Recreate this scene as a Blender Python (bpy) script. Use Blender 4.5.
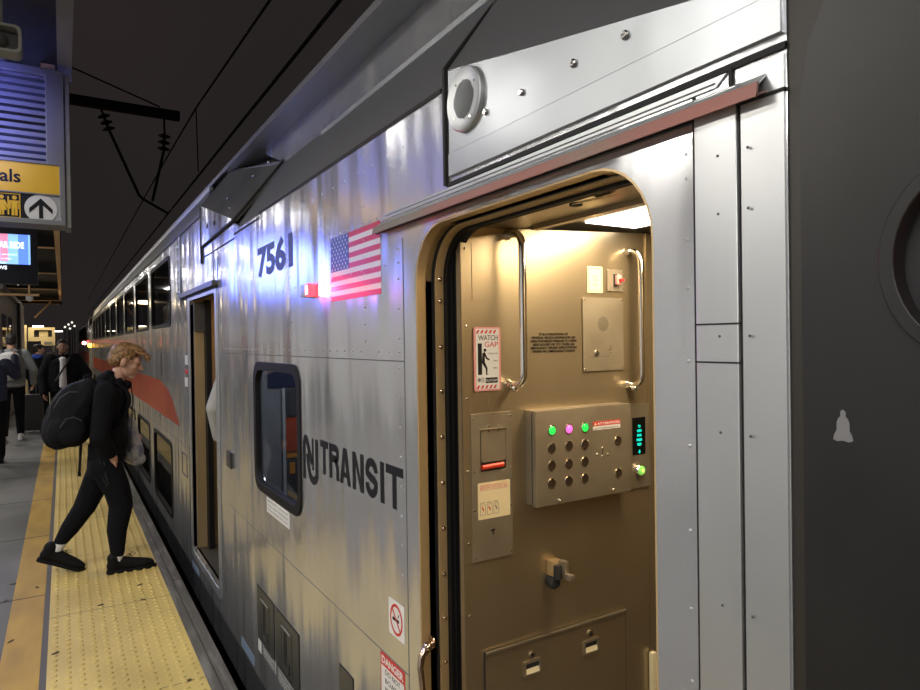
import bpy, bmesh, math, random
from mathutils import Vector, Matrix
random.seed(7)
sc = bpy.context.scene
for o in list(bpy.data.objects): bpy.data.objects.remove(o)
COL = sc.collection
PI = math.pi

# ------------------------------------------------------------------ camera
H = 1.62; FPX = 651.15; W = 0.88
CR = Vector((0.853639926592034, -0.5206658140655336, -0.014352205106602131))
CU = Vector((0.016253252257668833, -0.000913980159320771, 0.9998674894361336))
CF = Vector((0.5206099379756357, 0.8537600802940739, -0.007682302861842457))
cam = bpy.data.cameras.new('camera'); camo = bpy.data.objects.new('camera', cam); COL.objects.link(camo)
cam.sensor_width = 36; cam.lens = FPX * 36 / 920; cam.clip_start = 0.02; cam.clip_end = 300
camo.matrix_world = Matrix(((CR.x, CU.x, -CF.x, 0), (CR.y, CU.y, -CF.y, 0), (CR.z, CU.z, -CF.z, H), (0, 0, 0, 1)))
sc.camera = camo

# ------------------------------------------------------------------ world, exposure
sc.view_settings.view_transform = 'Standard'; sc.view_settings.look = 'None'
sc.view_settings.exposure = 0.3; sc.view_settings.gamma = 1.0; sc.view_settings.use_curve_mapping = False
wd = bpy.data.worlds.new('night_sky'); sc.world = wd; wd.use_nodes = True
wn = wd.node_tree.nodes; wl = wd.node_tree.links; wn.clear()
wo = wn.new('ShaderNodeOutputWorld'); wb = wn.new('ShaderNodeBackground'); wl.new(wb.outputs[0], wo.inputs[0])
wt = wn.new('ShaderNodeTexCoord'); wnz = wn.new('ShaderNodeTexNoise'); wnz.inputs['Scale'].default_value = 1.6
wr = wn.new('ShaderNodeValToRGB'); wl.new(wt.outputs['Generated'], wnz.inputs['Vector']); wl.new(wnz.outputs[0], wr.inputs[0]); wl.new(wr.outputs[0], wb.inputs[0])
wr.color_ramp.elements[0].color = (0.0102, 0.0089, 0.0093, 1); wr.color_ramp.elements[0].position = .3
wr.color_ramp.elements[1].color = (0.0179, 0.0142, 0.0134, 1); wr.color_ramp.elements[1].position = .75

# ------------------------------------------------------------------ lamps of the place, plus an added cab fill
LK = 1.3
def area(name, loc, size, energy, color, direction=(0, 0, -1), sy=None, spread=None):
    l = bpy.data.lights.new(name, 'AREA'); l.energy = energy * LK; l.color = color
    l.shape = 'RECTANGLE'; l.size = size; l.size_y = sy or size
    if spread: l.spread = spread
    o = bpy.data.objects.new(name, l); COL.objects.link(o); o.location = loc
    o.rotation_euler = Vector(direction).to_track_quat('-Z', 'Y').to_euler()
    return o
LAMP_Y = [-2.6, -0.4, 1.8, 4.0, 8.6, 12.6, 17.0, 21.5]
for i, y in enumerate(LAMP_Y):
    area('canopy_lamp_light', (-1.05, y, 3.33), .16, {-2.6: 24, -.4: 19, 1.8: 15, 4.0: 17, 8.6: 9, 12.6: 10}.get(y, 22), (1, .965, .9), sy=1.25)
for y in (-1.5, 3.0, 7.5, 12, 17):
    area('canopy_lamp_light', (-2.7, y, 3.33), .16, 48, (1, .93, .82), sy=1.25)
area('vestibule_lamp_light', (1.53, 1.18, 1.982), .20, 6.7, (1, .72, .38), sy=.56)
area('far_vestibule_lamp_light', (1.6, 5.1, 2.0), .5, 3.0, (1, .68, .36), sy=.4)
area('screen_light', (-.95, 8.42, 2.62), 1.25, 7.5, (.14, .20, 1), direction=(.1, -1, 0), sy=.7, spread=math.radians(110))
area('blue_beacon_light', (-.85, 4.0, 2.95), .26, 6.5, (.20, .22, 1), direction=(.22, 1, .12), sy=.2, spread=math.radians(62))
area('cab_fill_light', (1.2, 3.3, 2.05), .3, 7, (.85, .92, 1), sy=.3)  # unseen fill added to brighten the cab behind its window
area('far_platform_light', (-.8, 27, 3.2), .6, 90, (1, .8, .5), sy=2)

# ------------------------------------------------------------------ pixel -> place helpers (measuring the photograph)
def ray(px, py):
    return CR * ((px - 460) / FPX) + CU * (-(py - 345) / FPX) + CF
def G(px, py, z=0.0):
    d = ray(px, py); t = (z - H) / d.z; return Vector((d.x * t, d.y * t, z))
def WX(px, py, X=W):
    d = ray(px, py); t = X / d.x; return Vector((X, d.y * t, H + d.z * t))
def WY(px, py, Y):
    d = ray(px, py); t = Y / d.y; return Vector((d.x * t, Y, H + d.z * t))
def PW(px, py, X=W):
    p = WX(px, py, X); return (-p.y, p.z)
def PB(px, py, Y):
    p = WY(px, py, Y); return (p.x, p.z)

# ------------------------------------------------------------------ materials
MATS = {}
def mat(name, base=(.5, .5, .5), rough=.5, metal=0., noise=None, bump=None, emit=None, estr=0., spec=.5, coat=0., rnoise=None, alpha=None):
    """noise=(scale xyz, colour2, lo, hi); bump=(scale xyz, strength, distance); rnoise=(scale xyz, r lo, r hi)"""
    m = bpy.data.materials.new(name); m.use_nodes = True; n = m.node_tree.nodes; L = m.node_tree.links
    b = n['Principled BSDF']; b.inputs['Base Color'].default_value = (*base, 1)
    b.inputs['Roughness'].default_value = rough; b.inputs['Metallic'].default_value = metal
    b.inputs['Specular IOR Level'].default_value = spec; b.inputs['Coat Weight'].default_value = coat
    tc = n.new('ShaderNodeTexCoord')
    def nz(scale, detail=4):
        mp = n.new('ShaderNodeMapping'); mp.inputs['Scale'].default_value = scale
        t = n.new('ShaderNodeTexNoise'); t.inputs['Scale'].default_value = 1; t.inputs['Detail'].default_value = detail; t.inputs['Roughness'].default_value = .45
        L.new(tc.outputs['Object'], mp.inputs[0]); L.new(mp.outputs[0], t.inputs['Vector']); return t
    if noise:
        t = nz(noise[0]); r = n.new('ShaderNodeValToRGB'); L.new(t.outputs[0], r.inputs[0]); L.new(r.outputs[0], b.inputs['Base Color'])
        r.color_ramp.elements[0].color = (*base, 1); r.color_ramp.elements[1].color = (*noise[1], 1)
        r.color_ramp.elements[0].position = noise[2]; r.color_ramp.elements[1].position = noise[3]; r.color_ramp.interpolation = 'EASE'
    if rnoise:
        t = nz(rnoise[0]); mr = n.new('ShaderNodeMapRange'); mr.inputs['From Min'].default_value = .15; mr.inputs['From Max'].default_value = .85
        mr.inputs['To Min'].default_value = rnoise[1]; mr.inputs['To Max'].default_value = rnoise[2]
        L.new(t.outputs[0], mr.inputs[0]); L.new(mr.outputs[0], b.inputs['Roughness'])
    if bump:
        prev = None
        for (scl, st, di) in (bump if isinstance(bump, list) else [bump]):
            t = nz(scl, 2); bp = n.new('ShaderNodeBump'); bp.inputs['Strength'].default_value = st; bp.inputs['Distance'].default_value = di
            L.new(t.outputs[0], bp.inputs['Height'])
            if prev: L.new(prev.outputs[0], bp.inputs['Normal'])
            prev = bp
        L.new(prev.outputs[0], b.inputs['Normal'])
    if emit: b.inputs['Emission Color'].default_value = (*emit, 1); b.inputs['Emission Strength'].default_value = estr
    MATS[name] = m; return m
def glass(name, tint, gloss, rough=.03):
    m = bpy.data.materials.new(name); m.use_nodes = True; n = m.node_tree.nodes; L = m.node_tree.links; n.clear()
    o = n.new('ShaderNodeOutputMaterial'); mx = n.new('ShaderNodeMixShader'); tr = n.new('ShaderNodeBsdfTransparent'); gl = n.new('ShaderNodeBsdfGlossy')
    fw = n.new('ShaderNodeLayerWeight'); fw.inputs[0].default_value = .5; pw = n.new('ShaderNodeMath'); pw.operation = 'POWER'; pw.inputs[1].default_value = 4; fr = n.new('ShaderNodeMapRange'); fr.inputs['To Min'].default_value = .05; fr.inputs['To Max'].default_value = gloss; L.new(fw.outputs['Facing'], pw.inputs[0]); L.new(pw.outputs[0], fr.inputs[0])
    tr.inputs[0].default_value = (*tint, 1); gl.inputs['Roughness'].default_value = rough
    L.new(fr.outputs[0], mx.inputs[0]); L.new(tr.outputs[0], mx.inputs[1]); L.new(gl.outputs[0], mx.inputs[2]); L.new(mx.outputs[0], o.inputs[0])
    MATS[name] = m; return m

mat('body_steel', (.58, .595, .635), .27, .78, noise=((.7, 1.1, .5), (.70, .71, .74), .25, .8),
    bump=[((1.6, 3.0, .6), 1.0, .038), ((5, 8, 1.5), .4, .009)], rnoise=((2, 3, 1.0), .14, .29))
mat('panel_steel', (.39, .41, .435), .38, .82, bump=[((2, 4, 3), .5, .012)], rnoise=((3, 6, 3), .3, .44))
mat('light_steel', (.55, .57, .59), .38, .75, bump=[((2, 7, 1.6), .35, .006)], rnoise=((3, 9, 3), .32, .46))
mat('roof_steel', (.30, .305, .32), .40, .8, bump=((1.5, 2, 2), .3, .01))
mat('plate_grey', (.17, .17, .165), .5, .7, noise=((5, 3, 3), (.12, .12, .115), .3, .7))
mat('jamb_brass', (.64, .47, .25), .42, .55)
mat('bulkhead_steel', (.50, .42, .29), .30, .80, noise=((2, 2, 1.0), (.42, .34, .22), .25, .75), bump=[((2.0, 2.0, 1.0), .3, .006)], rnoise=((4, 4, 1.6), .24, .40))
mat('box_steel', (.47, .42, .33), .40, .75, noise=((7, 7, 7), (.38, .33, .25), .3, .75), rnoise=((6, 6, 6), .33, .48))
mat('chrome', (.86, .84, .8), .1, 1)
mat('dark_chrome', (.45, .44, .43), .2, 1)
mat('rubber', (.009, .009, .010), .6, spec=.2)
mat('groove', (.006, .006, .007), .7)
mat('seam_grey', (.09, .09, .095), .6)
mat('recess', (.03, .03, .032), .6)
mat('hatch', (.13, .13, .125), .45, .7)
mat('rail_paint', (.21, .18, .14), .45, .3, noise=((.1, 1.1, .1), (.27, .11, .09), .45, .6))
mat('copper_steel', (.55, .42, .34), .2, 1)
mat('amber_paint', (.5, .20, .03), .6); mat('navy', (.02, .025, .06), .45, spec=.35)
mat('letter_black', (.010, .011, .014), .5, spec=.2)
mat('stripe_red', (.42, .06, .035), .34, .35, noise=((.5, 1.2, 2), (.52, .10, .05), .35, .65))
mat('flag_red', (.50, .03, .06), .4); mat('flag_white', (.62, .62, .63), .4); mat('flag_blue', (.03, .07, .30), .4)
mat('sticker_white', (.72, .72, .72), .45); mat('sticker_grey', (.42, .43, .43), .5); mat('sticker_red', (.55, .03, .03), .45)
mat('sticker_cream', (.80, .68, .42), .5); mat('sticker_blue', (.22, .30, .44), .5); mat('print_black', (.012, .012, .012), .5, spec=.2)
mat('print_grey', (.16, .16, .16), .5); mat('pink', (.75, .32, .30), .5)
mat('red_handle', (.70, .05, .02), .4); mat('red_lens', (.6, .02, .02), .2, emit=(1, .03, .05), estr=4)
mat('hot_lens', (1, .5, .5), .2, emit=(1, .30, .28), estr=14)
mat('amber_lens', (.8, .4, .05), .2, emit=(1, .5, .05), estr=6)
mat('green_led', (.02, .5, .06), .2, emit=(.02, .75, .08), estr=1.0); mat('pink_led', (.8, .1, .5), .2, emit=(.95, .14, .55), estr=1.0)
mat('dark_button', (.035, .025, .018), .25); mat('screen_black', (.004, .006, .006), .15)
mat('teal_text', (0, .5, .4), .5, emit=(.0, .78, .58), estr=1.0)
mat('green_button', (.2, .6, .1), .25, emit=(.25, .75, .12), estr=.55); mat('yellow_glow', (.8, .8, .2), .3, emit=(.9, .85, .2), estr=.8)
mat('key_plate', (.80, .74, .50), .5)
mat('lamp_white', (1, 1, 1), .5, emit=(1, .97, .88), estr=5)
mat('tube_white', (1, 1, 1), .5, emit=(1, .96, .88), estr=7)
mat('ceiling_warm', (.62, .52, .34), .5); mat('lamp_dim', (1, 1, 1), .5, emit=(1, .95, .85), estr=1.0)
mat('interior_grey', (.22, .22, .23), .5); mat('interior_dark', (.05, .05, .055), .6); mat('seat_fabric', (.05, .06, .10), .8)
mat('floor_rubber', (.06, .055, .05), .6)
mat('dark_paint', (.024, .023, .024), .42, .3, noise=((6, 6, 6), (.018, .0175, .018), .3, .7), bump=((30, 30, 30), .06, .002))
mat('dark_post', (.035, .031, .027), .5, .3)
mat('bell_grey', (.20, .20, .21), .6)
mat('under_black', (.008, .008, .009), .7)
glass('train_glass', (.72, .73, .75), .55); glass('dark_glass', (.25, .25, .26), .85)
mat('concrete', (.068, .070, .074), .75, noise=((1.2, .8, 1), (.135, .138, .142), .28, .72), bump=((50, 50, 50), .25, .003), rnoise=((1, 1.5, 1), .55, .85))
mat('yellow_paint', (.42, .26, .04), .6, noise=((6, 2, 3), (.30, .18, .03), .3, .75), bump=((60, 60, 60), .2, .002))
mat('tactile', (.60, .46, .16), .55, noise=((3, 1.6, 3), (.44, .33, .11), .3, .75), bump=((90, 90, 90), .2, .001))
mat('edge_timber', (.085, .08, .075), .75, noise=((20, 3, 5), (.17, .165, .16), .45, .72), bump=((60, 5, 20), .6, .006))
mat('joint', (.05, .05, .055), .8); mat('joint_blue', (.085, .08, .085), .7)
mat('ballast', (.02, .02, .02), .9)
mat('canopy_dark', (.022, .021, .020), .8, spec=.2, noise=((2, 2, 2), (.035, .032, .030), .3, .7))
mat('fascia', (.16, .155, .15), .6, noise=((4, 2, 3), (.20, .195, .19), .4, .6)); mat('warm_lit_beam', (.80, .52, .26), .6)  # orange of the second is warm far-platform lamplight put into the colour
mat('pale_wall', (.68, .69, .70), .6, noise=((1, 1.2, 1), (.58, .59, .60), .3, .7)); mat('shelter_wall', (.42, .41, .38), .6, noise=((1, 1.2, 1), (.34, .33, .31), .4, .6)); mat('white_column', (.75, .77, .8), .5)
mat('beige', (.55, .47, .28), .6); mat('sign_frame', (.16, .16, .18), .5, .2); mat('louver', (.30, .31, .36), .35, .3)
mat('sign_yellow', (.62, .37, .012), .5); mat('sign_black', (.007, .008, .014), .5, spec=.2); mat('sign_white', (.55, .55, .58), .5); mat('sign_grey', (.30, .31, .34), .5)
mat('screen_blue', (.1, .2, .8), .3, emit=(.12, .26, .95), estr=1.0); mat('screen_sky', (.2, .5, .9), .3, emit=(.30, .55, 1.0), estr=.95)
mat('screen_pink', (.8, .4, .6), .3, emit=(.80, .25, .42), estr=.8); mat('screen_white', (1, 1, 1), .3, emit=(.8, .88, 1), estr=1.15)
mat('monitor_black', (.010, .010, .016), .4)
mat('horn_grey', (.20, .20, .18), .5)
mat('wire', (.006, .006, .006), .6); mat('insulator', (.02, .015, .012), .4)
mat('skin', (.52, .29, .20), .5); mat('skin_brown', (.27, .145, .09), .5); mat('hair_blond', (.30, .16, .06), .55, noise=((60, 60, 60), (.12, .06, .025), .4, .62), bump=((150, 150, 150), .5, .004))
mat('hair_dark', (.012, .009, .008), .6, bump=((150, 150, 150), .4, .004)); mat('eye_white', (.6, .58, .55), .3); mat('eye_dark', (.02, .012, .01), .2)
mat('cloth_black', (.006, .006, .008), .9, spec=.15, bump=[((14, 14, 9), .55, .02), ((400, 400, 400), .2, .001)])
mat('trouser_black', (.006, .0065, .009), .9, spec=.15, bump=((16, 16, 7), .5, .02)); mat('pack_black', (.007, .007, .010), .85, spec=.2, bump=((22, 22, 22), .45, .01))
mat('zip_grey', (.025, .027, .03), .6); mat('shoe_black', (.005, .005, .006), .7, spec=.2, bump=((200, 200, 200), .3, .002)); mat('shoe_white', (.6, .6, .6), .5)
mat('sock_white', (.68, .68, .70), .8); mat('tee_white', (.50, .50, .54), .8, bump=((12, 12, 8), .4, .01)); mat('hoodie_grey', (.20, .215, .23), .8, bump=((12, 12, 9), .5, .015))
mat('hood_blue', (.03, .09, .45), .7); mat('jacket_navy', (.012, .018, .05), .7, bump=((12, 12, 9), .5, .015)); mat('pack_white', (.48, .48, .50), .6, bump=((20, 20, 20), .3, .008))
mat('bag_plastic', (.36, .36, .38), .35, noise=((14, 14, 14), (.16, .18, .26), .45, .62), bump=((25, 25, 18), .9, .02)); mat('case_black', (.015, .015, .017), .4)
mat('sleeve_grey', (.40, .40, .40), .75, bump=((20, 20, 12), .5, .01))
mat('leaf_brown', (.06, .035, .02), .8)

# ------------------------------------------------------------------ mesh builder
def curve_mesh(loops, t):
    cu = bpy.data.curves.new('c', 'CURVE'); cu.dimensions = '2D'; cu.fill_mode = 'BOTH'; cu.extrude = t / 2
    for lp in loops:
        s = cu.splines.new('POLY'); s.points.add(len(lp) - 1); s.use_cyclic_u = True
        for p, q in zip(s.points, lp): p.co = (q[0], q[1], 0, 1)
    o = bpy.data.objects.new('c', cu); COL.objects.link(o)
    me = o.to_mesh(); vs = [v.co.copy() for v in me.vertices]; fs = [list(p.vertices) for p in me.polygons]
    o.to_mesh_clear(); bpy.data.objects.remove(o); bpy.data.curves.remove(cu); return vs, fs
def text_mesh(body, t, bold=0., font_space=1.):
    cu = bpy.data.curves.new('t', 'FONT'); cu.body = body; cu.extrude = t / 2; cu.offset = bold; cu.size = 1; cu.align_x = 'CENTER'; cu.space_character = font_space
    cu.resolution_u = 3
    o = bpy.data.objects.new('t', cu); COL.objects.link(o)
    me = o.to_mesh(); vs = [v.co.copy() for v in me.vertices]; fs = [list(p.vertices) for p in me.polygons]
    o.to_mesh_clear(); bpy.data.objects.remove(o); bpy.data.curves.remove(cu); return vs, fs

WALLF = lambda X=W: (Vector((X, 0, 0)), Vector((0, -1, 0)), Vector((0, 0, 1)))     # u=-Y, v=Z, normal -X
BULKF = lambda Y: (Vector((0, Y, 0)), Vector((1, 0, 0)), Vector((0, 0, 1)))        # u=X, v=Z, normal -Y
FLOORF = lambda z: (Vector((0, 0, z)), Vector((1, 0, 0)), Vector((0, 1, 0)))       # normal +Z

class MB:
    def __init__(s): s.v = []; s.f = []; s.m = []; s.mats = []; s.sm = []
    def mi(s, m):
        if m not in s.mats: s.mats.append(m)
        return s.mats.index(m)
    def add(s, vs, fs, m, smooth=True):
        k = len(s.v); s.v += [tuple(v) for v in vs]; i = s.mi(m)
        for f in fs: s.f.append([k + a for a in f]); s.m.append(i); s.sm.append(smooth)
        return s
    def box(s, a, b, m):
        x0, y0, z0 = a; x1, y1, z1 = b
        if x0 > x1: x0, x1 = x1, x0
        if y0 > y1: y0, y1 = y1, y0
        if z0 > z1: z0, z1 = z1, z0
        v = [(x0, y0, z0), (x1, y0, z0), (x1, y1, z0), (x0, y1, z0), (x0, y0, z1), (x1, y0, z1), (x1, y1, z1), (x0, y1, z1)]
        return s.add(v, [(0, 3, 2, 1), (4, 5, 6, 7), (0, 1, 5, 4), (1, 2, 6, 5), (2, 3, 7, 6), (3, 0, 4, 7)], m)
    def cbox(s, a, b, m, c=.004):
        """chamfered box"""
        bm = bmesh.new(); bmesh.ops.create_cube(bm, size=1)
        for v in bm.verts:
            v.co = Vector([(a[i] + b[i]) / 2 + v.co[i] * abs(b[i] - a[i]) for i in range(3)])
        bmesh.ops.bevel(bm, geom=bm.edges[:], offset=c, segments=2, affect='EDGES', profile=.7)
        bm.verts.index_update(); s.add([v.co[:] for v in bm.verts], [[v.index for v in f.verts] for f in bm.faces], m); bm.free(); return s
    def plate(s, fr, loops, t, m, lift=0.):
        """flat plate; its FRONT face lies at lift in front of the frame plane, thickness t behind it"""
        o, U, V = fr; N = U.cross(V); vs, fs = curve_mesh(loops, t)
        return s.add([o + U * v.x + V * v.y + N * (v.z - t / 2 + lift) for v in vs], fs, m)
    def text(s, fr, body, box, m, lift=.001, t=.001, bold=0., fit=True, sp=1.):
        o, U, V = fr; N = U.cross(V); vs, fs = text_mesh(body, 1, bold, sp)
        if not vs: return s
        x0 = min(v.x for v in vs); x1 = max(v.x for v in vs); y0 = min(v.y for v in vs); y1 = max(v.y for v in vs)
        u0, v0, u1, v1 = box; su = (u1 - u0) / (x1 - x0); sv = (v1 - v0) / (y1 - y0)
        return s.add([o + U * (u0 + (v.x - x0) * su) + V * (v0 + (v.y - y0) * sv) + N * (v.z * t + t / 2 + lift - t) for v in vs], fs, m)
    def tube(s, pts, r, m, n=10, caps=True):
        pts = [Vector(p) for p in pts]; rs = r if isinstance(r, (list, tuple)) else [r] * len(pts); rings = []
        prev = None
        for i, p in enumerate(pts):
            a = pts[max(i - 1, 0)]; b = pts[min(i + 1, len(pts) - 1)]; d = (b - a).normalized()
            if prev is None:
                prev = d.orthogonal().normalized()
            else:
                prev = (prev - d * prev.dot(d)).normalized()
            q = d.cross(prev); rings.append([p + (prev * math.cos(2 * PI * k / n) + q * math.sin(2 * PI * k / n)) * rs[i] for k in range(n)])
        vs = [v for R_ in rings for v in R_]; fs = []
        for i in range(len(pts) - 1):
            for k in range(n): fs.append((i * n + k, i * n + (k + 1) % n, (i + 1) * n + (k + 1) % n, (i + 1) * n + k))
        if caps: fs.append(tuple(range(n))[::-1]); fs.append(tuple((len(pts) - 1) * n + k for k in range(n)))
        return s.add(vs, fs, m)
    def lathe(s, o, axis, prof, m, n=20, up=None, sx=1.):
        """prof: list of (radius, distance along axis)"""
        axis = Vector(axis).normalized(); a = (Vector(up) if up else axis.orthogonal()).normalized(); b = axis.cross(a); o = Vector(o); vs = []; fs = []
        for (r, h) in prof:
            for k in range(n): vs.append(o + axis * h + (a * math.cos(2 * PI * k / n) + b * math.sin(2 * PI * k / n) * sx) * r)
        for i in range(len(prof) - 1):
            for k in range(n): fs.append((i * n + k, i * n + (k + 1) % n, (i + 1) * n + (k + 1) % n, (i + 1) * n + k))
        fs.append(tuple(range(n))[::-1]); fs.append(tuple((len(prof) - 1) * n + k for k in range(n)))
        return s.add(vs, fs, m)
    def ball(s, c, r, m, n=12):
        if not isinstance(r, (tuple, list)): r = (r, r, r)
        bm = bmesh.new(); bmesh.ops.create_uvsphere(bm, u_segments=n, v_segments=max(6, n // 2), radius=1); bm.verts.index_update()
        s.add([(c[0] + v.co.x * r[0], c[1] + v.co.y * r[1], c[2] + v.co.z * r[2]) for v in bm.verts], [[v.index for v in f.verts] for f in bm.faces], m); bm.free(); return s
    def poly(s, pts, m): return s.add(pts, [tuple(range(len(pts)))], m)
    def solid(s, quad, off, m):
        """thick slab from a planar polygon and an offset vector"""
        off = Vector(off); n = len(quad); q = [Vector(p) for p in quad]; vs = q + [p + off for p in q]
        fs = [tuple(range(n)), tuple(range(2 * n - 1, n - 1, -1))] + [(i, n + i, n + (i + 1) % n, (i + 1) % n) for i in range(n)]
        return s.add(vs, fs, m)
    def build(s, name, parent=None, bevel=0., ang=35, label=None):
        me = bpy.data.meshes.new(name); me.from_pydata(s.v, [], s.f)
        for m in s.mats: me.materials.append(MATS[m])
        me.polygons.foreach_set('material_index', s.m); me.polygons.foreach_set('use_smooth', s.sm); me.update()
        bm = bmesh.new(); bm.from_mesh(me); bmesh.ops.remove_doubles(bm, verts=bm.verts, dist=1e-6); bmesh.ops.recalc_face_normals(bm, faces=bm.faces); bm.to_mesh(me); bm.free()
        me.set_sharp_from_angle(angle=math.radians(ang))
        o = bpy.data.objects.new(name, me); COL.objects.link(o)
        if parent: attach(o, parent)
        if bevel:
            md = o.modifiers.new('bevel', 'BEVEL'); md.width = bevel; md.segments = 2; md.limit_method = 'ANGLE'
        if label: o['label'] = label
        return o
def attach(o, parent):
    # parts are built in world coordinates; only top-level empties carry a location
    o.parent = parent
    o.matrix_parent_inverse = Matrix.Translation(-parent.location) if parent.parent is None else Matrix.Identity(4)
def thing(name, label, cat, loc=(0, 0, 0), group=None):
    o = bpy.data.objects.new(name, None); COL.objects.link(o); o.location = loc; o.empty_display_size = .1
    o['label'] = label; o['category'] = cat
    if group: o['group'] = group
    return o
def tag(o, label, cat, group=None, kind=None):
    if label: o['label'] = label
    if cat: o['category'] = cat
    if group: o['group'] = group
    if kind: o['kind'] = kind
    return o
def rr(u0, v0, u1, v1, r, n=6):
    if u0 > u1: u0, u1 = u1, u0
    if v0 > v1: v0, v1 = v1, v0
    rs = r if isinstance(r, (list, tuple)) else [r] * 4; out = []          # bl, br, tr, tl
    for (cx, cy, a0, q) in ((u0, v0, PI, 0), (u1, v0, 1.5 * PI, 1), (u1, v1, 0, 2), (u0, v1, .5 * PI, 3)):
        R_ = rs[q]; sx = 1 if q in (0, 3) else -1; sy = 1 if q in (0, 1) else -1
        if R_ <= 0: out.append((cx, cy)); continue
        for k in range(n + 1):
            a = a0 + .5 * PI * k / n; out.append((cx + sx * R_ + R_ * math.cos(a), cy + sy * R_ + R_ * math.sin(a)))
    return out
def rect(u0, v0, u1, v1): return rr(u0, v0, u1, v1, 0)
def circ(u, v, r, n=20, sy=1.): return [(u + r * math.cos(2 * PI * k / n), v + r * sy * math.sin(2 * PI * k / n)) for k in range(n)]
def arc(c, r, a0, a1, n, f): return [f(c[0] + r * math.cos(a0 + (a1 - a0) * k / n), c[1] + r * math.sin(a0 + (a1 - a0) * k / n)) for k in range(n + 1)]

# ------------------------------------------------------------------ platform (setting)
Y0, Y1 = -4.0, 60.0
EX = .67       # outer platform edge
def struct(mb, name, **k): return tag(mb.build(name, **k), None, None, kind='structure')
m = MB(); m.box((-9, Y0, -.25), (-.30, Y1, 0), 'concrete')
y = 1.9
while y < 30: m.box((-9, y, 0), (-.30, y + .012, .0015), 'joint'); y += 1.56
struct(m, 'platform_deck')
m = MB(); m.box((-.30, Y0, -.25), (-.125, Y1, .0015), 'yellow_paint')
y = 1.9
while y < 30: m.box((-.30, y, 0), (-.125, y + .01, .0025), 'joint'); y += 1.56
struct(m, 'painted_stripe')
m = MB(); m.box((-.125, Y0, -.25), (-.095, Y1, 0), 'joint_blue'); struct(m, 'expansion_joint')
m = MB(); m.box((-.095, Y0, -.25), (.565, Y1, .004), 'tactile')
n8 = 8; yy = 1.5
while yy < 22:
    for i in range(11):
        x = -.062 + i * .0593; N_ = n8 if yy < 9 else 5; r = .0150
        vs = [(x + r * math.cos(2 * PI * k / N_), yy + r * math.sin(2 * PI * k / N_), .004) for k in range(N_)] + [(x + .62 * r * math.cos(2 * PI * k / N_), yy + .62 * r * math.sin(2 * PI * k / N_), .0112) for k in range(N_)]
        m.add(vs, [(k, (k + 1) % N_, N_ + (k + 1) % N_, N_ + k) for k in range(N_)] + [tuple(range(N_, 2 * N_))], 'tactile')
    yy += .0593
y = .9
while y < 24: m.box((-.095, y, .0042), (.565, y + .004, .0048), 'joint'); y += 1.22
struct(m, 'tactile_strip')
m = MB(); m.box((.565, Y0, -.25), (.612, Y1, .004), 'edge_timber')
y = 0.
while y < Y1: m.cbox((.616, y + .004, -.22), (EX, y + 2.4, .010), 'edge_timber', .006); y += 2.41
m.box((.612, Y0, -.25), (.616, Y1, -.01), 'joint')
m.box((.45, Y0, -1.3), (.60, Y1, -.25), 'concrete'); struct(m, 'platform_edge_beam')
m = MB(); m.box((.60, Y0, -1.45), (14, 90, -1.35), 'ballast'); struct(m, 'track_bed')
m = MB(); m.box((-9, Y0, -1.45), (.45, Y1, -.25), 'concrete'); struct(m, 'platform_base')
leafs = [(103, 408), (15, 446), (30, 557), (153, 592), (278, 458), (395, 443), (385, 402), (36, 398), (518, 668)]
for i, (zx, zy) in enumerate(leafs):
    p = G(zx / 2.76, 440 + zy / 2.76); a = random.random() * 6; s = .022
    q = [(-1, 0, .3), (-.3, .45, .1), (.6, .35, .35), (1, 0, .2), (.4, -.4, .1), (-.5, -.35, .3)]
    mm = MB(); zb = .0065 if p.x > -.1 else .003
    vs = [Vector((p.x + s * (u * math.cos(a) - v * math.sin(a)), p.y + s * 1.3 * (u * math.sin(a) + v * math.cos(a)), zb + w * .004)) for u, v, w in q]
    mm.solid(vs, (0, 0, -.001), 'leaf_brown')
    where = 'on the bumpy yellow paving' if p.x > -.1 else ('on the flat yellow stripe' if p.x > -.3 else 'on the grey concrete')
    tag(mm.build('dead_leaf'), 'small curled brown dead leaf lying ' + where, 'leaf', group='dead leaves ' + where)

# canopy
m = MB(); m.box((-9, Y0, 3.56), (.0, 36, 3.75), 'canopy_dark')
struct(m, 'canopy_roof')
fx0 = G(56, 10, 3.46).x; fx1 = G(73.5, 10, 3.46).x
m = MB(); m.box((fx0, Y0, 3.46), (fx1, 5.3, 3.80), 'fascia'); struct(m, 'canopy_fascia')
m = MB(); m.box((-.10, 5.3, 3.50), (-.015, 32, 3.75), 'warm_lit_beam'); struct(m, 'canopy_edge_beam')
for i, yj in enumerate([.2, 2.6, 13.6, 18.4, 23.5, 29.5, 31.8]):
    m = MB(); m.box((-9, yj, 3.36), (-.10, yj + .03, 3.56), 'canopy_dark'); m.box((-9, yj - .05, 3.345), (-.10, yj + .08, 3.36), 'warm_lit_beam' if yj > 6 else 'canopy_dark'); struct(m, 'canopy_joist')  # far flanges carry the lamplit orange in their colour, near ones stay dark
m = MB(); m.tube([(-.95, 31, 2.75), (-.38, 31, 3.4)], .035, 'warm_lit_beam', 8); struct(m, 'canopy_brace')
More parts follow.
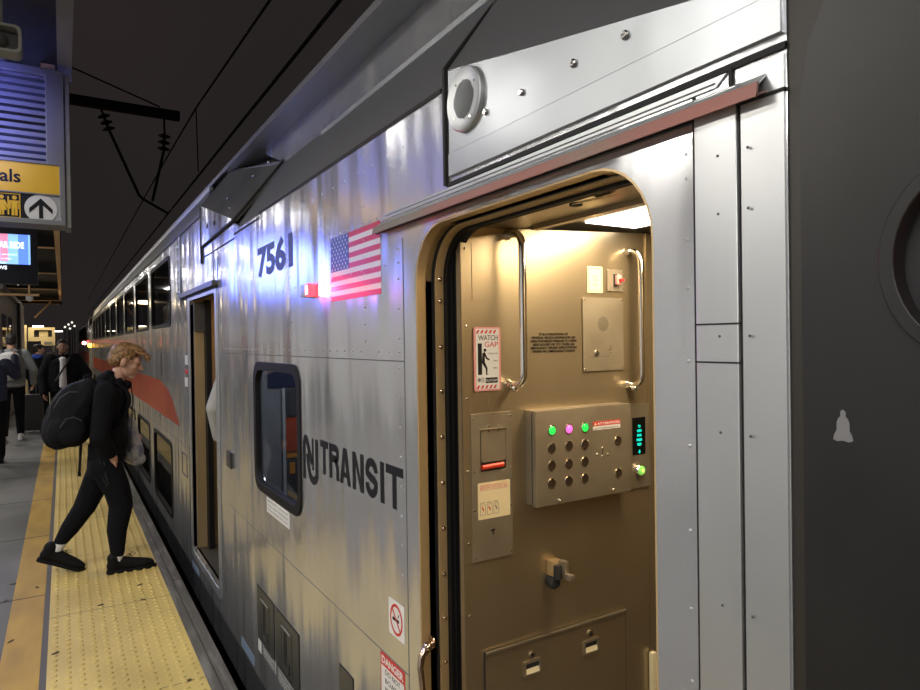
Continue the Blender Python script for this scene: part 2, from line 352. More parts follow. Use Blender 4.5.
# shelter wall at the left
m = MB(); m.box((-1.35, 15.6, 0), (-1.06, 20.6, 2.75), 'shelter_wall'); m.box((-1.45, 15.5, 2.75), (-.98, 22.6, 2.86), 'fascia')
for yy in (16.2, 18.0): m.box((-1.055, yy, .9), (-1.05, yy + 1.3, 2.3), 'dark_glass')
struct(m, 'shelter_wall')
m = MB(); m.box((-1.22, 20.9, 0), (-.93, 22.2, 2.75), 'white_column'); m.box((-1.02, 20.6, 0), (-.95, 20.88, 2.75), 'interior_dark'); struct(m, 'shelter_column')
m = MB(); m.box((-4.7, Y0, 0), (-4.5, 40, 3.5), 'pale_wall'); struct(m, 'reflector_wall')  # unseen wall, added and kept pale to brighten the steel's reflections
# canopy lamps
ALL = [(-1.05, y) for y in LAMP_Y] + [(-2.7, y) for y in (-1.5, 3.0, 7.5, 12, 17)]
for (x, y) in ALL:
    t = thing('canopy_lamp', 'long fluorescent lamp under the dark platform canopy', 'lamp', (x, y, 3.36), 'fluorescent lamps under the canopy')
    a = MB(); a.cbox((x - .11, y - .68, 3.39), (x + .11, y + .68, 3.56), 'fascia', .01); a.build('housing', t)
    a = MB(); a.tube([(x, y - .62, 3.365), (x, y + .62, 3.365)], .02, 'tube_white', 10); a.build('tube', t)

# ------------------------------------------------------------------ far platform things
t = thing('kiosk', 'cream framed lit structure with dark openings far down the platform', 'kiosk', (-.6, 27, 0))
def KB(a, b, c, d, Y, dy, mname, mb): 
    u0, v0 = PB(a, b, Y); u1, v1 = PB(c, d, Y); mb.box((u0, Y, v0), (u1, Y + dy, v1), mname)
a = MB()
KB(22.5, 325, 28, 415, 27, .3, 'beige', a); a.build('post', t)
a = MB()
KB(28, 327.5, 55, 330, 27, .5, 'beige', a); KB(28, 337, 55, 341, 27, .5, 'beige', a); KB(28, 330, 34, 337, 27, .5, 'beige', a); KB(52, 330, 55, 337, 27, .5, 'beige', a); KB(34, 330, 52, 337, 27.15, .3, 'interior_dark', a); KB(39, 330.7, 48, 336.6, 27.05, .1, 'beige', a)
a.build('upper_panel', t)
a = MB(); KB(41, 341, 55, 345.5, 27, .4, 'beige', a); KB(44, 341.7, 52, 343.5, 26.98, .02, 'interior_grey', a); a.build('lower_panel', t)
a = MB(); KB(52, 345, 55, 352, 27, .3, 'interior_dark', a); KB(47, 352, 55, 412, 27.1, .3, 'interior_dark', a); KB(28, 341, 41, 412, 27.3, .2, 'interior_dark', a); a.build('frame', t)
for (px, py, wpx, lab) in ((38, 326.3, 9, 'row of small white lamps above the cream kiosk'), (58.5, 331.3, 7, 'thin white lamp strip on a post right of the cream kiosk')):
    Yq = 27.2 if px < 50 else 34; p = WY(px, py, Yq); s = p.y * .854 / FPX
    a = MB(); a.cbox((p.x - wpx * s / 2, p.y, p.z - .02), (p.x + wpx * s / 2, p.y + .1, p.z + .02), 'tube_white', .008)
    if px > 50: a.box((p.x - .02, p.y + .02, 0), (p.x + .02, p.y + .06, p.z), 'interior_dark')
    else: a.box((p.x - .02, p.y + .02, p.z - .2), (p.x + .02, p.y + .06, p.z), 'interior_dark')
    tag(a.build('lamp_strip'), lab, 'lamp')
for (px, py) in ((65, 327), (68.5, 324.5), (72, 322.5), (74.5, 326), (70, 328.5)):
    p = WY(px, py, 58); t = thing('yard_lamp', 'tiny distant white yard lamp above the far end of the train', 'lamp', (p.x, p.y, 0), 'distant yard lamps')
    a = MB(); a.lathe((p.x, p.y, p.z), (0, -1, 0), [(.02, -.08), (.06, -.04), (.08, 0), (.05, .03)], 'lamp_dim', 8); a.build('lamp_head', t)
    a = MB(); a.lathe((p.x, p.y + .1, 0 if p.x < .7 else -1.35), (0, 0, 1), [(.04, .0), (.03, p.z + (0 if p.x < .7 else 1.35))], 'interior_dark', 6); a.build('pole', t)

# ------------------------------------------------------------------ hanging sign
SY = 5.0
def SP(px, py, Y=SY): return PB(px, py, Y)
sx1 = SP(61.5, 150)[0]; z_bot = SP(30, 224)[1]; z_top = SP(30, 66)[1]
t = thing('direction_sign', 'yellow and black hanging platform sign with louvred box, restroom icons and arrow', 'sign', (-.9, SY, z_bot))
FRS = BULKF(SY); SL = -1.9
zm1 = SP(30, 160)[1]; zm2 = SP(30, 163)[1]; zy0 = SP(30, 192.5)[1]
a = MB(); a.plate(FRS, [rect(SL, z_bot, sx1 + .018, z_top), rect(SL + .05, zy0, sx1 - .015, zm2), rect(SL + .05, z_bot + .035, sx1 - .015, zy0 - .01), rect(SL + .05, zm1, sx1 - .085, z_top - .05)], .22, 'sign_frame', .01)
a.box((SL, SY + .2, z_bot), (sx1 + .015, SY + .22, z_top), 'interior_dark'); a.box((sx1 + .02, SY, z_bot - .01), (sx1 + .05, SY + .2, z_top - .02), 'fascia'); a.build('frame', t, bevel=.004)
a = MB(); zz = zm1 + .02
while zz < z_top - .06:
    a.solid([(SL + .05, SY + .012, zz), (sx1 - .085, SY + .012, zz), (sx1 - .085, SY + .035, zz + .030), (SL + .05, SY + .035, zz + .030)], (0, .006, -.002), 'louver'); zz += .047
o = a.build('louvre', t)
a = MB(); a.plate(FRS, [rect(SL + .05, zy0, sx1 - .015, zm2)], .02, 'sign_yellow', -.005)
uy0, vy0 = SP(0, 184.5)[0], SP(8, 181.5)[1]
h1 = SP(8, 168.5)[1]
a.text(FRS, 'Terminals', (SP(20.5, 180)[0] - (SP(20.5, 180)[0] - SP(0, 180)[0]) * 4.05, vy0, SP(20.5, 180)[0], h1), 'sign_black', -.003, .002, .018)
a.build('yellow_panel', t)
a = MB(); xa = SP(42, 208)[0]; a.plate(FRS, [rect(SL + .05, z_bot + .035, xa, zy0 - .01)], .02, 'sign_black', -.005)
a.plate(FRS, [rect(xa, z_bot + .035, sx1 - .015, zy0 - .01)], .02, 'sign_grey', -.005)
ra = .090; ca = (SP(41, 208.8)[0], SP(41, 208.8)[1])
a.plate(FRS, [circ(ca[0], ca[1], ra, 32)], .006, 'sign_white', -.001)
aw = [(u_ * .85, v_ * .9) for u_, v_ in [(0, .075), (.075, .0), (.075, -.035), (.013, .025), (.013, -.07), (-.013, -.07), (-.013, .025), (-.075, -.035), (-.075, .0)]]
a.plate(FRS, [[(ca[0] + u, ca[1] + v) for u, v in aw]], .004, 'sign_black', .001)
x0, x1 = SP(-4, 208)[0], SP(20.5, 208)[0]; zb, zt = ca[1] - .070, ca[1] + .085
a.plate(FRS, [rect(x0 - .02, zb, x1, zt), rect(x0 - .014, zb + .006, x1 - .006, zt - .006)], .002, 'sign_yellow', -.003)
def pict(cx, woman):
    K = .70
    a.plate(FRS, [circ(cx, zt - .026, .013, 14)], .002, 'sign_yellow', -.003)
    if woman: pts = [(-.022, .135), (.022, .135), (.048, .065), (.036, .06), (.018, .10), (.034, .045), (.016, .045), (.016, 0), (.002, 0), (.002, .045), (-.002, .045), (-.002, 0), (-.016, 0), (-.016, .045), (-.034, .045), (-.018, .10), (-.036, .06), (-.048, .065)]
    else: pts = [(-.036, .135), (.036, .135), (.036, .06), (.024, .06), (.024, .115), (.02, .115), (.02, 0), (.002, 0), (.002, .06), (-.002, .06), (-.002, 0), (-.02, 0), (-.02, .115), (-.024, .115), (-.024, .06), (-.036, .06)]
    a.plate(FRS, [[(cx + u * .8, zb + .016 + v * K) for u, v in pts]], .002, 'sign_yellow', -.003)
pict(SP(14.5, 208)[0], False); pict(SP(1.5, 208)[0], True); u = SP(8.3, 208)[0]; a.plate(FRS, [rect(u - .004, zb + .02, u + .004, zt - .02)], .002, 'sign_yellow', -.003)
a.build('icon_panel', t)
for x in (-1.5, -.3): a = MB(); a.tube([(x, SY + .1, z_top - .01), (x, SY + .1, 3.57)], .02, 'fascia', 8); a.build('hanger', t)

# monitor
MY = 8.5; FM = BULKF(MY)
t = thing('platform_monitor', 'black hanging monitor with blue and pink advert below the yellow sign', 'monitor', (-.9, MY, 2.3))
mr = SP(37.5, 260, MY)[0]; mb_ = SP(20, 284, MY)[1]; mtp = SP(20, 226, MY)[1]
su1 = SP(30.3, 250, MY)[0]; sv0 = SP(20, 264.5, MY)[1]; sv1 = SP(20, 234.5, MY)[1]
ML = mr - 1.9
a = MB(); a.plate(FM, [rr(ML, mb_, mr, mtp, .02), rect(ML + .1, sv0, su1, sv1)], .14, 'monitor_black', .01); a.box((ML + .02, MY + .1, mb_ + .02), (mr - .02, MY + .15, mtp - .02), 'monitor_black'); a.build('housing', t)
a = MB(); a.plate(FM, [rect(ML + .1, sv0, su1, sv1)], .02, 'screen_sky', -.01)
w_ = su1 - ML - .1
for k in range(7): a.plate(FM, [rect(su1 - .11 - k * .27, sv0, su1 - .02 - k * .27, sv1)], .001, 'screen_blue', -.008)
for k, (q, w) in enumerate(((.20, .07), (.36, .09), (.62, .10), (.95, .12))): a.plate(FM, [rect(su1 - q - w, sv0 + .03, su1 - q, sv1)], .001, 'screen_pink', -.007)
a.text(FM, 'AR RIDE', (SP(-1, 245, MY)[0], SP(10, 248, MY)[1], SP(24, 245, MY)[0], SP(10, 241.5, MY)[1]), 'screen_white', -.004, .002, .03)
for k in range(3): a.text(FM, ['from the airport', 'to the city', 'every day'][k], (su1 - .44, sv1 - .235 - k * .045, su1 - .12 - .05 * k, sv1 - .21 - k * .045), 'screen_white', -.004, .002)
a.build('screen', t)
a = MB(); p = SP(2.5, 267.5, MY); a.text(FM, 'NEWS', (p[0] - .1, p[1] - .02, p[0] + .04, p[1] + .02), 'screen_white', .012, .002, .03); a.build('caption', t)
for x in (mr - .3, mr - 1.5): a = MB(); a.tube([(x, MY + .07, mtp - .01), (x, MY + .07, 3.57)], .025, 'monitor_black', 8); a.build('hanger', t)
a = MB(); a.plate(BULKF(MY + .4), [rect(ML, mb_ - .10, mr, mb_ - .075)], .03, 'warm_lit_beam'); 
for x in (mr - .4, mr - 1.2): a.tube([(x, MY + .42, mb_ - .08), (x, MY + .42, 3.56)], .012, 'wire', 6)
tag(a.build('conduit_rail'), 'thin brass conduit rail hanging just behind the black monitor', 'rail')
# small camera under rail
p = WY(29.5, 296, 16); t = thing('security_camera', 'small pale security camera hanging below the canopy right of the shelter', 'camera', p[:])
a = MB(); a.lathe((p.x, p.y, p.z - .06), (0, 0, 1), [(.03, -.05), (.06, -.02), (.065, .05), (.05, .09)], 'white_column', 14); a.build('dome', t)
a = MB(); a.tube([(p.x, p.y, p.z + .02), (p.x, p.y, 3.57)], .015, 'warm_lit_beam', 6); a.build('stem', t)
# horn speaker
p = WY(8, 45, 3.6); t = thing('horn_speaker', 'grey rounded horn speaker under the canopy above the louvred sign', 'speaker', p[:])
a = MB(); hw = .062
a.plate(BULKF(p.y - .09), [rr(p.x - .11, p.z - hw, p.x + .055, p.z + hw, .025), rr(p.x - .10, p.z - hw + .012, p.x + .043, p.z + hw - .012, .02)], .10, 'horn_grey'); a.plate(BULKF(p.y - .03), [rect(p.x - .10, p.z - hw + .01, p.x + .045, p.z + hw - .01)], .05, 'interior_dark'); a.build('horn', t)
a = MB(); a.lathe((p.x - .04, p.y - .03, p.z + .005), (0, -1, 0), [(.04, 0), (.035, .02), (.012, .055)], 'horn_grey', 14); a.build('driver', t)
a = MB(); a.tube([(p.x - .03, p.y + .0, p.z + hw), (p.x - .03, p.y + .0, 3.56)], .014, 'horn_grey', 8); a.build('bracket', t)
# blue beacon under the canopy
t = thing('blue_beacon', 'blue lamp hanging from the canopy in front of the louvred sign', 'lamp', (-.78, 3.95, 3.2))
a = MB(); a.cbox((-1.0, 3.88, 2.83), (-.70, 3.98, 3.12), 'monitor_black', .01); a.build('housing', t)
a = MB(); a.tube([(-.85, 3.93, 3.11), (-.85, 3.93, 3.56)], .02, 'monitor_black', 8); a.build('hanger', t)

# ------------------------------------------------------------------ catenary
CY = 17.9; ax0 = WY(71, 98, CY); ax1 = WY(180, 115.5, CY)
t = thing('catenary_bracket', 'dark catenary bracket arm with two insulator hangers above the track', 'bracket', (ax0.x, CY, 7))
ww = .11; d = (ax1 - ax0); s0 = ax0 - d * .35
a = MB(); a.solid([s0 + Vector((0, 0, -ww)), ax1 + Vector((0, 0, -ww)), ax1 + Vector((0, 0, ww)), s0 + Vector((0, 0, ww))], (0, .18, 0), 'wire'); a.build('arm', t)
a = MB(); a.tube([WY(80, 71, CY) - (WY(160, 106, CY) - WY(80, 71, CY)) * .5, WY(80, 71, CY), WY(160, 107, CY)], .02, 'wire', 6); a.build('tie_rod', t)
def hanger(top, i0, i1, bot):
    P = [WY(*q, CY) for q in (top, i0, i1, bot)]
    a = MB(); a.tube([P[0], P[1]], .025, 'wire', 6); a.tube([P[2], P[3]], .035, 'wire', 6); h = a.build('hanger', t)
    a = MB(); ax = (P[2] - P[1]); L = ax.length; pr = [(.03, 0)]
    for k in range(3): z = L * (k + .5) / 3; pr += [(.035, z - L * .12), (.15, z), (.14, z + L * .03), (.035, z + L * .08)]
    a.lathe(P[1], ax, pr + [(.03, L)], 'insulator', 12); a.build('insulator', h)
hanger((99.5, 105), (102.5, 113), (110, 132), (139, 195)); hanger((164, 116), (164.5, 133), (163.5, 152), (152.5, 201))
a = MB(); a.tube([WY(139, 195, CY), WY(143, 199, CY), WY(168, 213.5, CY)], .035, 'wire', 6); a.build('steady_arm', t)
xc = WY(168, 213.5, CY).x
def wire(pxs, nm, lab, r):
    P = [WX(px, py, xc) for px, py in pxs]; d0 = P[0] - P[1]; P = [P[0] + d0 * (4 / max(abs(d0.y), .1))] + P; P.append(Vector((xc, 78, P[-1].z)))
    a = MB(); a.tube(P, r, 'wire', 6); tag(a.build(nm), lab, 'wire'); return P
cw = wire([(340, 0), (235, 130), (168.6, 213)], 'contact_wire', 'lower dark overhead contact wire running along the track', .022)
mw = wire([(270, 0), (196, 108), (170, 152), (143, 200)], 'messenger_wire', 'upper dark overhead messenger wire sagging above the contact wire', .018)
pd = WX(196, 108, xc); pe = WX(199.5, 170, xc)
a = MB(); a.tube([pd, Vector((xc, (pd.y + pe.y) / 2, pe.z))], .012, 'wire', 5); tag(a.build('dropper_wire'), 'thin vertical dropper wire joining the two overhead wires', 'wire')

# ================================================================== the near railcar
car = thing('railcar', 'nearest stainless steel double-deck railcar with open doorway, flag decal and black lettering', 'train', (2.4, 12, 0))
def seamline(mb, px1, px2=None, X=W, th=.003, m_='groove', vert=False): pass
YE = 25.35; YN = .545
FW = WALLF(W)
# -- doorway openings (u = -Y)
door1 = rr(-1.688, -.30, -.792, 1.945, [0, 0, .15, .15], 8)
door2 = rr(-5.62, -.03, -4.60, 1.965, [0, 0, .03, .03], 3)
cabwin = rr(-3.56, .865, -2.80, 1.500, .09, 6)
wins_u = [rr(-(6.72 + 1.87 * k + 1.50), 1.80, -(6.72 + 1.87 * k), 2.455, .08, 5) for k in range(10)]
wins_l = [rr(-(6.78 + 1.87 * k + 1.42), -.06, -(6.78 + 1.87 * k), .66, .10, 5) for k in range(10)]
def shift(lp, d):   # grow a rounded loop about its centre
    cu = sum(p[0] for p in lp) / len(lp); cv = sum(p[1] for p in lp) / len(lp)
    u0 = min(p[0] for p in lp); u1 = max(p[0] for p in lp); v0 = min(p[1] for p in lp); v1 = max(p[1] for p in lp)
    su = (u1 - u0 + 2 * d) / (u1 - u0); sv = (v1 - v0 + 2 * d) / (v1 - v0)
    return [((p[0] - (u0 + u1) / 2) * su + (u0 + u1) / 2, (p[1] - (v0 + v1) / 2) * sv + (v0 + v1) / 2) for p in lp]
outer = [(-YE, -.40), (-YN, -.40), (-YN, 2.126), (-.69, 2.159), (-1.495, 2.335), (-1.52, 2.285), (-3.85, 2.285), (-4.05, 2.35), (-5.0, 2.61), (-5.0, 2.56), (-YE, 2.56)]
m = MB(); m.plate(FW, [outer, door1, door2, cabwin] + wins_u + wins_l, .035, 'body_steel')
# sloping shoulder above the belt, roof edge band and roof
m.solid([(W, 1.495, 2.335), (W, .69, 2.159), (W, YN, 2.126), (1.08, YN, 2.60), (1.08, 1.53, 2.60)], (.03, 0, -.02), 'roof_steel')
m.solid([(W, 1.52, 2.285), (1.08, 1.52, 2.612), (1.08, 4.4, 2.64), (W, 4.1, 2.285)], (.03, 0, -.02), 'roof_steel')
m.solid([(1.082, YN, 2.60), (1.082, 3.62, 2.625), (1.082, 4.1, 2.80), (1.082, YN, 2.80)], (.02, 0, 0), 'body_steel'); m.box((1.068, YN, 2.605), (1.084, 3.0, 2.625), 'light_steel'); m.box((1.06, YN, 2.785), (1.10, 4.0, 2.805), 'light_steel')
m.solid([(W, 5.0, 2.56), (.935, 5.0, 2.735), (.935, YE, 2.735), (W, YE, 2.56)], (.02, 0, -.01), 'roof_steel')
m.box((.93, 5.0, 2.735), (.955, YE, 2.765), 'light_steel')
m.box((.868, 5.05, 2.552), (.885, YE, 2.572), 'seam_grey')
m.solid([(.95, YN, 2.78), (3.85, YN, 2.78), (3.85, YE, 2.78), (.95, YE, 2.78)], (0, 0, .03), 'roof_steel')
m.box((3.9, YN, -.4), (3.93, YE, 2.8), 'body_steel')
m.box((W + .03, YE - .03, -.4), (3.9, YE, 2.78), 'body_steel'); m.box((W + .03, YN, -.4), (3.9, YN + .03, 2.78), 'body_steel')
m.box((W + .03, YN, -.42), (3.9, YE, -.38), 'under_black')
bodymb = m
# transition fairing
m = MB(); m.solid([(W - .012, 5.02, 2.62), (.99, 4.55, 2.79), (1.10, 3.70, 2.66), (W - .012, 3.98, 2.352)], (.02, 0, -.015), 'plate_grey')
m.solid([(W - .012, 5.02, 2.62), (W - .012, 3.98, 2.352), (W - .012, 5.02, 2.32)], (.03, 0, 0), 'body_steel')
m.box((W - .016, 5.015, 2.2), (W - .002, 5.03, 2.62), 'groove')
m.tube([(W - .012, 5.02, 2.318), (W - .012, 3.96, 2.346), (1.085, 3.66, 2.655)], .009, 'groove', 6)
for (y, z, dx) in ((4.75, 2.42, 0), (4.5, 2.40, 0)): m.box((W - .016, y, z), (W - .01, y + .03, z + .03), 'groove')
for (x, y, z) in ((.93, 4.35, 2.54), (1.01, 4.02, 2.62), (1.05, 3.82, 2.66), (.89, 4.1, 2.43)): m.ball((x - .01, y, z + .012), .008, 'dark_chrome', 6)
m.solid([(1.10, 3.66, 2.655), (.98, 4.62, 2.79), (1.3, 4.7, 2.84), (1.3, 3.6, 2.80)], (0, 0, -.02), 'roof_steel')
m.build('roof_fairing', car)
# seams / joints of the side sheets, rivets (surface pattern, one part)
def hseam(mb, px1, py1, px2, py2, th, mm='groove', pr=.0015):
    a_, b_ = WX(px1, py1), WX(px2, py2); z = (a_.z + b_.z) / 2
    mb.box((W - pr, min(a_.y, b_.y), z - th / 2), (W + .002, max(a_.y, b_.y), z + th / 2), mm)
m = MB()
m.box((W - .0035, 1.52, 2.284), (W + .002, 3.42, 2.296), 'groove'); m.box((W - .003, 3.42, 2.262), (W + .002, 4.0, 2.272), 'groove'); m.box((W - .003, 4.0, 2.238), (W + .002, 4.98, 2.247), 'groove')
m.box((W - .001, 1.77, 1.556), (W + .001, 4.56, 1.5595), 'seam_grey')
m.box((W - .001, 1.77, .603), (W + .001, 4.3, .605), 'seam_grey')
m.box((W - .001, 1.765, .2), (W + .001, 1.768, 1.93), 'seam_grey')
m.box((W - .001, 5.66, .75), (W + .001, 24, .753), 'seam_grey')
m.box((W - .002, 4.50, -.4), (W + .001, 4.506, 2.2), 'seam_grey'); m.box((W - .001, 6.35, -.3), (W + .001, 6.354, 1.7), 'seam_grey')
m.box((W - .0015, .700, -.4), (W + .001, .706, 2.03), 'groove'); m.box((W - .002, .618, -.4), (W + .001, .621, 2.0), 'groove')
for zz in (1.638, 1.578): m.box((W - .0085, .622, zz), (W + .001, .699, zz + .0025), 'groove')
m.build('panel_seam', car)
m = bodymb
def rivets(y0, y1, z, n, r=.0035):
    for k in range(n):
        y = y0 + (y1 - y0) * k / (n - 1); m.lathe((W, y, z), (-1, 0, 0), [(r, -.001), (r, .001), (r * .5, .0025)], 'light_steel', 6)
rivets(1.8, 4.3, 1.585, 34); rivets(1.5, 2.6, 2.02, 18); rivets(1.8, 3.4, 1.86, 18); rivets(1.75, 3.3, 2.20, 14)
for y, z0, z1 in ((2.06, 1.62, 2.25), (2.9, 1.6, 2.2), (1.80, .9, 1.9)):
    for k in range(12): m.lathe((W, y, z0 + (z1 - z0) * k / 11), (-1, 0, 0), [(.0035, -.001), (.0035, .001), (.002, .0025)], 'light_steel', 6)
for z in (1.92, 1.88, 1.78, 1.70, 1.58, 1.44, 1.30, 1.17, 1.05):
    for y in (.72, ): m.lathe((W, y, z), (-1, 0, 0), [(.003, -.001), (.003, .001), (.0015, .002)], 'light_steel', 8)
for z in (1.90, 1.81, 1.62, 1.47, 1.2, 1.0):
    for y in (.655, .603): m.lathe((W - .007, y, z), (-1, 0, 0), [(.0022, -.001), (.0022, .001), (.001, .0015)], 'seam_grey', 8)
m.build('body_shell', car)
# near column sheets right of the doorway
m = MB(); m.plate(FW, [rect(-.699, -.4, -.622, 2.0)], .006, 'light_steel', .007); m.build('door_pillar_cover', car, bevel=.0015)
m = MB(); m.plate(FW, [rect(-.617, -.4, -.548, 2.02)], .004, 'light_steel', .003); m.build('corner_sheet', car)
# door cover panel with speaker
m = MB(); m.plate(FW, [[(-1.475, 2.11), (-YN, 2.11), (-YN, 2.128), (-.69, 2.16), (-1.475, 2.325)]], .006, 'panel_steel', .005)
m.plate(FW, [rect(-1.475, 2.05, -YN - .004, 2.1075)], .008, 'panel_steel', .008)
m.tube([(W - .004, 1.495, 2.03), (W - .004, 1.495, 2.335), (1.085, 1.535, 2.60)], .008, 'groove', 6)
m.box((W - .004, YN, 2.026), (W + .002, 1.495, 2.036), 'groove')
cp = m.build('door_header_panel', car)
for (px, py, r) in ((524, 93, .0075), (576, 64, .0085), (628, 36, .0085), (488, 112.5, .0075)):
    p = WX(px, py); a = MB(); a.lathe((W - .004, p.y, p.z), (-1, 0, 0), [(r, 0), (r, .006), (r * .7, .0085), (r * .25, .0085), (r * .22, .005)], 'dark_chrome', 14); a.lathe((W - .0126, p.y, p.z), (-1, 0, 0), [(r * .2, -.001), (r * .2, .0004)], 'groove', 8); a.build('screw', cp)
p = WX(468.5, 100); a = MB(); c = (W - .005, p.y, p.z); a.lathe(c, (-1, 0, 0), [(.080, 0), (.080, .010), (.076, .013), (.070, .0115), (.055, .0085), (.001, .0080)], 'light_steel', 48)
for i in range(-11, 12):
    for j in range(-13, 14):
        u = i * .0042 + (j % 2) * .0021; v = j * .0036
        if u * u + v * v < .047 ** 2: a.lathe((W - .0145, c[1] - u, c[2] + v), (-1, 0, 0), [(.0011, 0), (.0011, .0022)], 'recess', 5)
for ang in (.9, 2.6, 4.2, 5.6): a.lathe((W - .0145, c[1] + .058 * math.cos(ang), c[2] + .058 * math.sin(ang)), (-1, 0, 0), [(.003, 0), (.0025, .0015)], 'chrome', 8)
a.build('round_speaker', car, label='round speaker with a perforated centre above the doorway')
# drip rail over the door
m = MB(); zr = 1.963
m.solid([(W - .028, .575, zr), (W - .028, 1.93, zr), (W, 1.93, zr + .012), (W, .575, zr + .012)], (0, 0, .003), 'rail_paint')
m.solid([(W - .028, .575, zr), (W - .028, 1.93, zr), (W - .024, 1.93, zr + .022), (W - .024, .575, zr + .022)], (.004, 0, 0), 'rail_paint')
m.solid([(W - .024, .575, zr + .019), (W - .024, 1.93, zr + .019), (W, 1.90, zr + .040), (W, .575, zr + .040)], (.002, 0, -.002), 'light_steel')
m.box((W - .006, .545, zr + .004), (W, 1.95, zr + .008), 'groove'); m.build('drip_rail', car)
m = MB(); m.solid([(W - .004, .66, 2.008), (W - .004, 1.90, 2.006), (W - .004, 1.88, 2.022), (W - .004, .64, 2.024)], (.006, 0, 0), 'light_steel'); m.box((W - .0055, .66, 2.0135), (W - .003, 1.88, 2.0155), 'seam_grey'); m.box((W - .005, .63, 1.985), (W, .636, 2.03), 'groove')
m.build('header_strip', car)
# door 1 frame rings
def ring(X, o0, o1, i0, i1, th, mt, rO, rI, top=1.945, ti=0., bot=-.3):
    fr = WALLF(X); return fr, [rr(o0, bot, o1, top, [0, 0, rO, rO], 8), rr(i0, bot + .001, i1, top - ti, [0, 0, rI, rI], 8)]
m = MB()
fr, l = ring(W + .03, -1.73, -.75, -1.683, -.797, .05, None, .16, .147, 1.985, .044); m.plate(fr, l, .022, 'jamb_brass'); m.plate(WALLF(W + .001), [rr(-1.70, -.31, -.78, 1.957, [0, 0, .162, .162], 8), rr(-1.683, -.305, -.797, 1.941, [0, 0, .147, .147], 8)], .05, 'jamb_brass')
m.build('outer_door_jamb', car)
m = MB(); fr, l = ring(W + .050, -1.73, -.77, -1.674, -.80, .01, None, .16, .145, 1.985, .045); m.plate(fr, l, .006, 'groove'); m.build('jamb_gap', car)
m = MB(); fr, l = ring(W + .056, -1.76, -.77, -1.667, -.81, .03, None, .16, .135, 1.990, .055); m.plate(fr, l, .026, 'jamb_brass')
o = m.build('jamb_strip', car)
for z in (1.60, 1.47, 1.335, 1.20, 1.065, .93, .80, .67, 1.735, 1.80):
    p = (W + .069, 1.665, z); a = MB(); a.lathe(p, (0, -1, 0), [(.0065, -.001), (.0065, .002), (.003, .005)], 'copper_steel', 10); a.build('rivet', o)
m = MB(); fr, l = ring(W + .084, -1.80, -.77, -1.650, -.82, .05, None, .15, .125, 1.990, .062); m.plate(fr, l, .012, 'rubber')
fr, l = ring(W + .096, -1.80, -.77, -1.642, -.82, .05, None, .15, .12, 1.990, .062); m.plate(fr, l, .010, 'rubber')
fr, l = ring(W + .108, -1.80, -.77, -1.636, -.82, .05, None, .15, .12, 1.990, .058); m.plate(fr, l, .012, 'groove')
m.build('door_seal', car)
# exterior grab handle at the sill of the doorway
m = MB(); p = WX(430, 648, .89)
P_ = [(.905, 1.660, .742), (.885, 1.655, .735), (.862, 1.650, .715), (.855, 1.645, .685), (.855, 1.635, .64), (.858, 1.630, .55), (.858, 1.630, .45)]
m.tube(P_, [.010, .012, .011, .009, .009, .009, .009], 'copper_steel', 12); m.ball(P_[1], (.014, .016, .015), 'copper_steel', 14); m.lathe((.905, 1.662, .742), (-1, 0, 0), [(.018, 0), (.018, .004)], 'copper_steel', 14)
m.build('grab_handle', car)

# vestibule ------------------------------------------------------------
BY = 1.6; FB = BULKF(BY)
def PBB(px, py, Y=BY): return PB(px, py, Y)
m = MB(); m.plate(FB, [[(.978, 0), (1.80, 0), (1.80, 1.985), (1.60, 1.975), (1.19, 1.955), (.978, 1.905)]], .02, 'bulkhead_steel')
m.plate(FB, [rect(.980, 0, 1.012, 1.902)], .002, 'bulkhead_steel', .003)
m.plate(FB, [rect(1.735, 0, 1.768, 1.982)], .002, 'bulkhead_steel', .004)
u0, v0 = PBB(472, 300); u1, v1 = PBB(496, 238); m.plate(FB, [rect(u0, v0, u1, v1 - .02)], .001, 'bulkhead_steel', .0016)
bk = m.build('bulkhead', car)
for z in (1.885, 1.66, 1.45, 1.24, 1.03, .82): a = MB(); a.lathe((.994, BY - .003, z), (0, -1, 0), [(.0045, 0), (.004, .002), (.002, .003)], 'chrome', 8); a.build('screw', bk)
m = MB(); m.box((.93, .58, -.02), (2.95, 1.62, 0), 'floor_rubber'); m.build('vestibule_floor', car)
m = MB(); m.box((1.24, .58, 2.0), (2.95, 2.35, 2.02), 'ceiling_warm'); m.box((2.93, .58, 0), (2.95, 2.35, 2.05), 'bulkhead_steel'); m.box((.92, .58, 0), (2.95, .60, 2.05), 'bulkhead_steel'); m.box((1.8, 2.3, 0), (2.95, 2.32, 2.05), 'ceiling_warm')
m.build('vestibule_lining', car)
# soffit over the door, with lip
m = MB(); m.solid([(.99, .6, 1.950), (1.20, .6, 1.957), (1.20, BY + .1, 1.957), (.99, BY + .1, 1.950)], (0, 0, .02), 'bulkhead_steel'); m.box((.99, BY + .02, 1.6), (1.25, BY + .04, 1.96), 'jamb_brass'); m.build('door_soffit', car)
m = MB(); m.box((1.20, .6, 1.945), (1.225, BY - .05, 2.03), 'bulkhead_steel'); m.tube([(1.225, .6, 1.965), (1.225, BY - .08, 1.965), (1.235, BY - .03, 1.975), (1.25, BY - .015, 1.985)], .018, 'bulkhead_steel', 10); m.build('ceiling_lip', car)
m = MB(); u, = [0]; p = G(590, 200, 1.94); m.solid([(p.x - .03, p.y - .035, 1.9335), (p.x + .05, p.y - .035, 1.951), (p.x + .05, p.y + .03, 1.951), (p.x - .03, p.y + .03, 1.9335)], (0, 0, -.002), 'sticker_cream'); m.build('ceiling_sticker', car, label='yellowed sticker on the ceiling over the door')
p = G(576, 207, 1.935); m = MB(); m.lathe((p.x, p.y, 1.944), (0, 0, -1), [(.016, 0), (.016, .006), (.008, .008)], 'recess', 12); m.build('ceiling_lock', car)
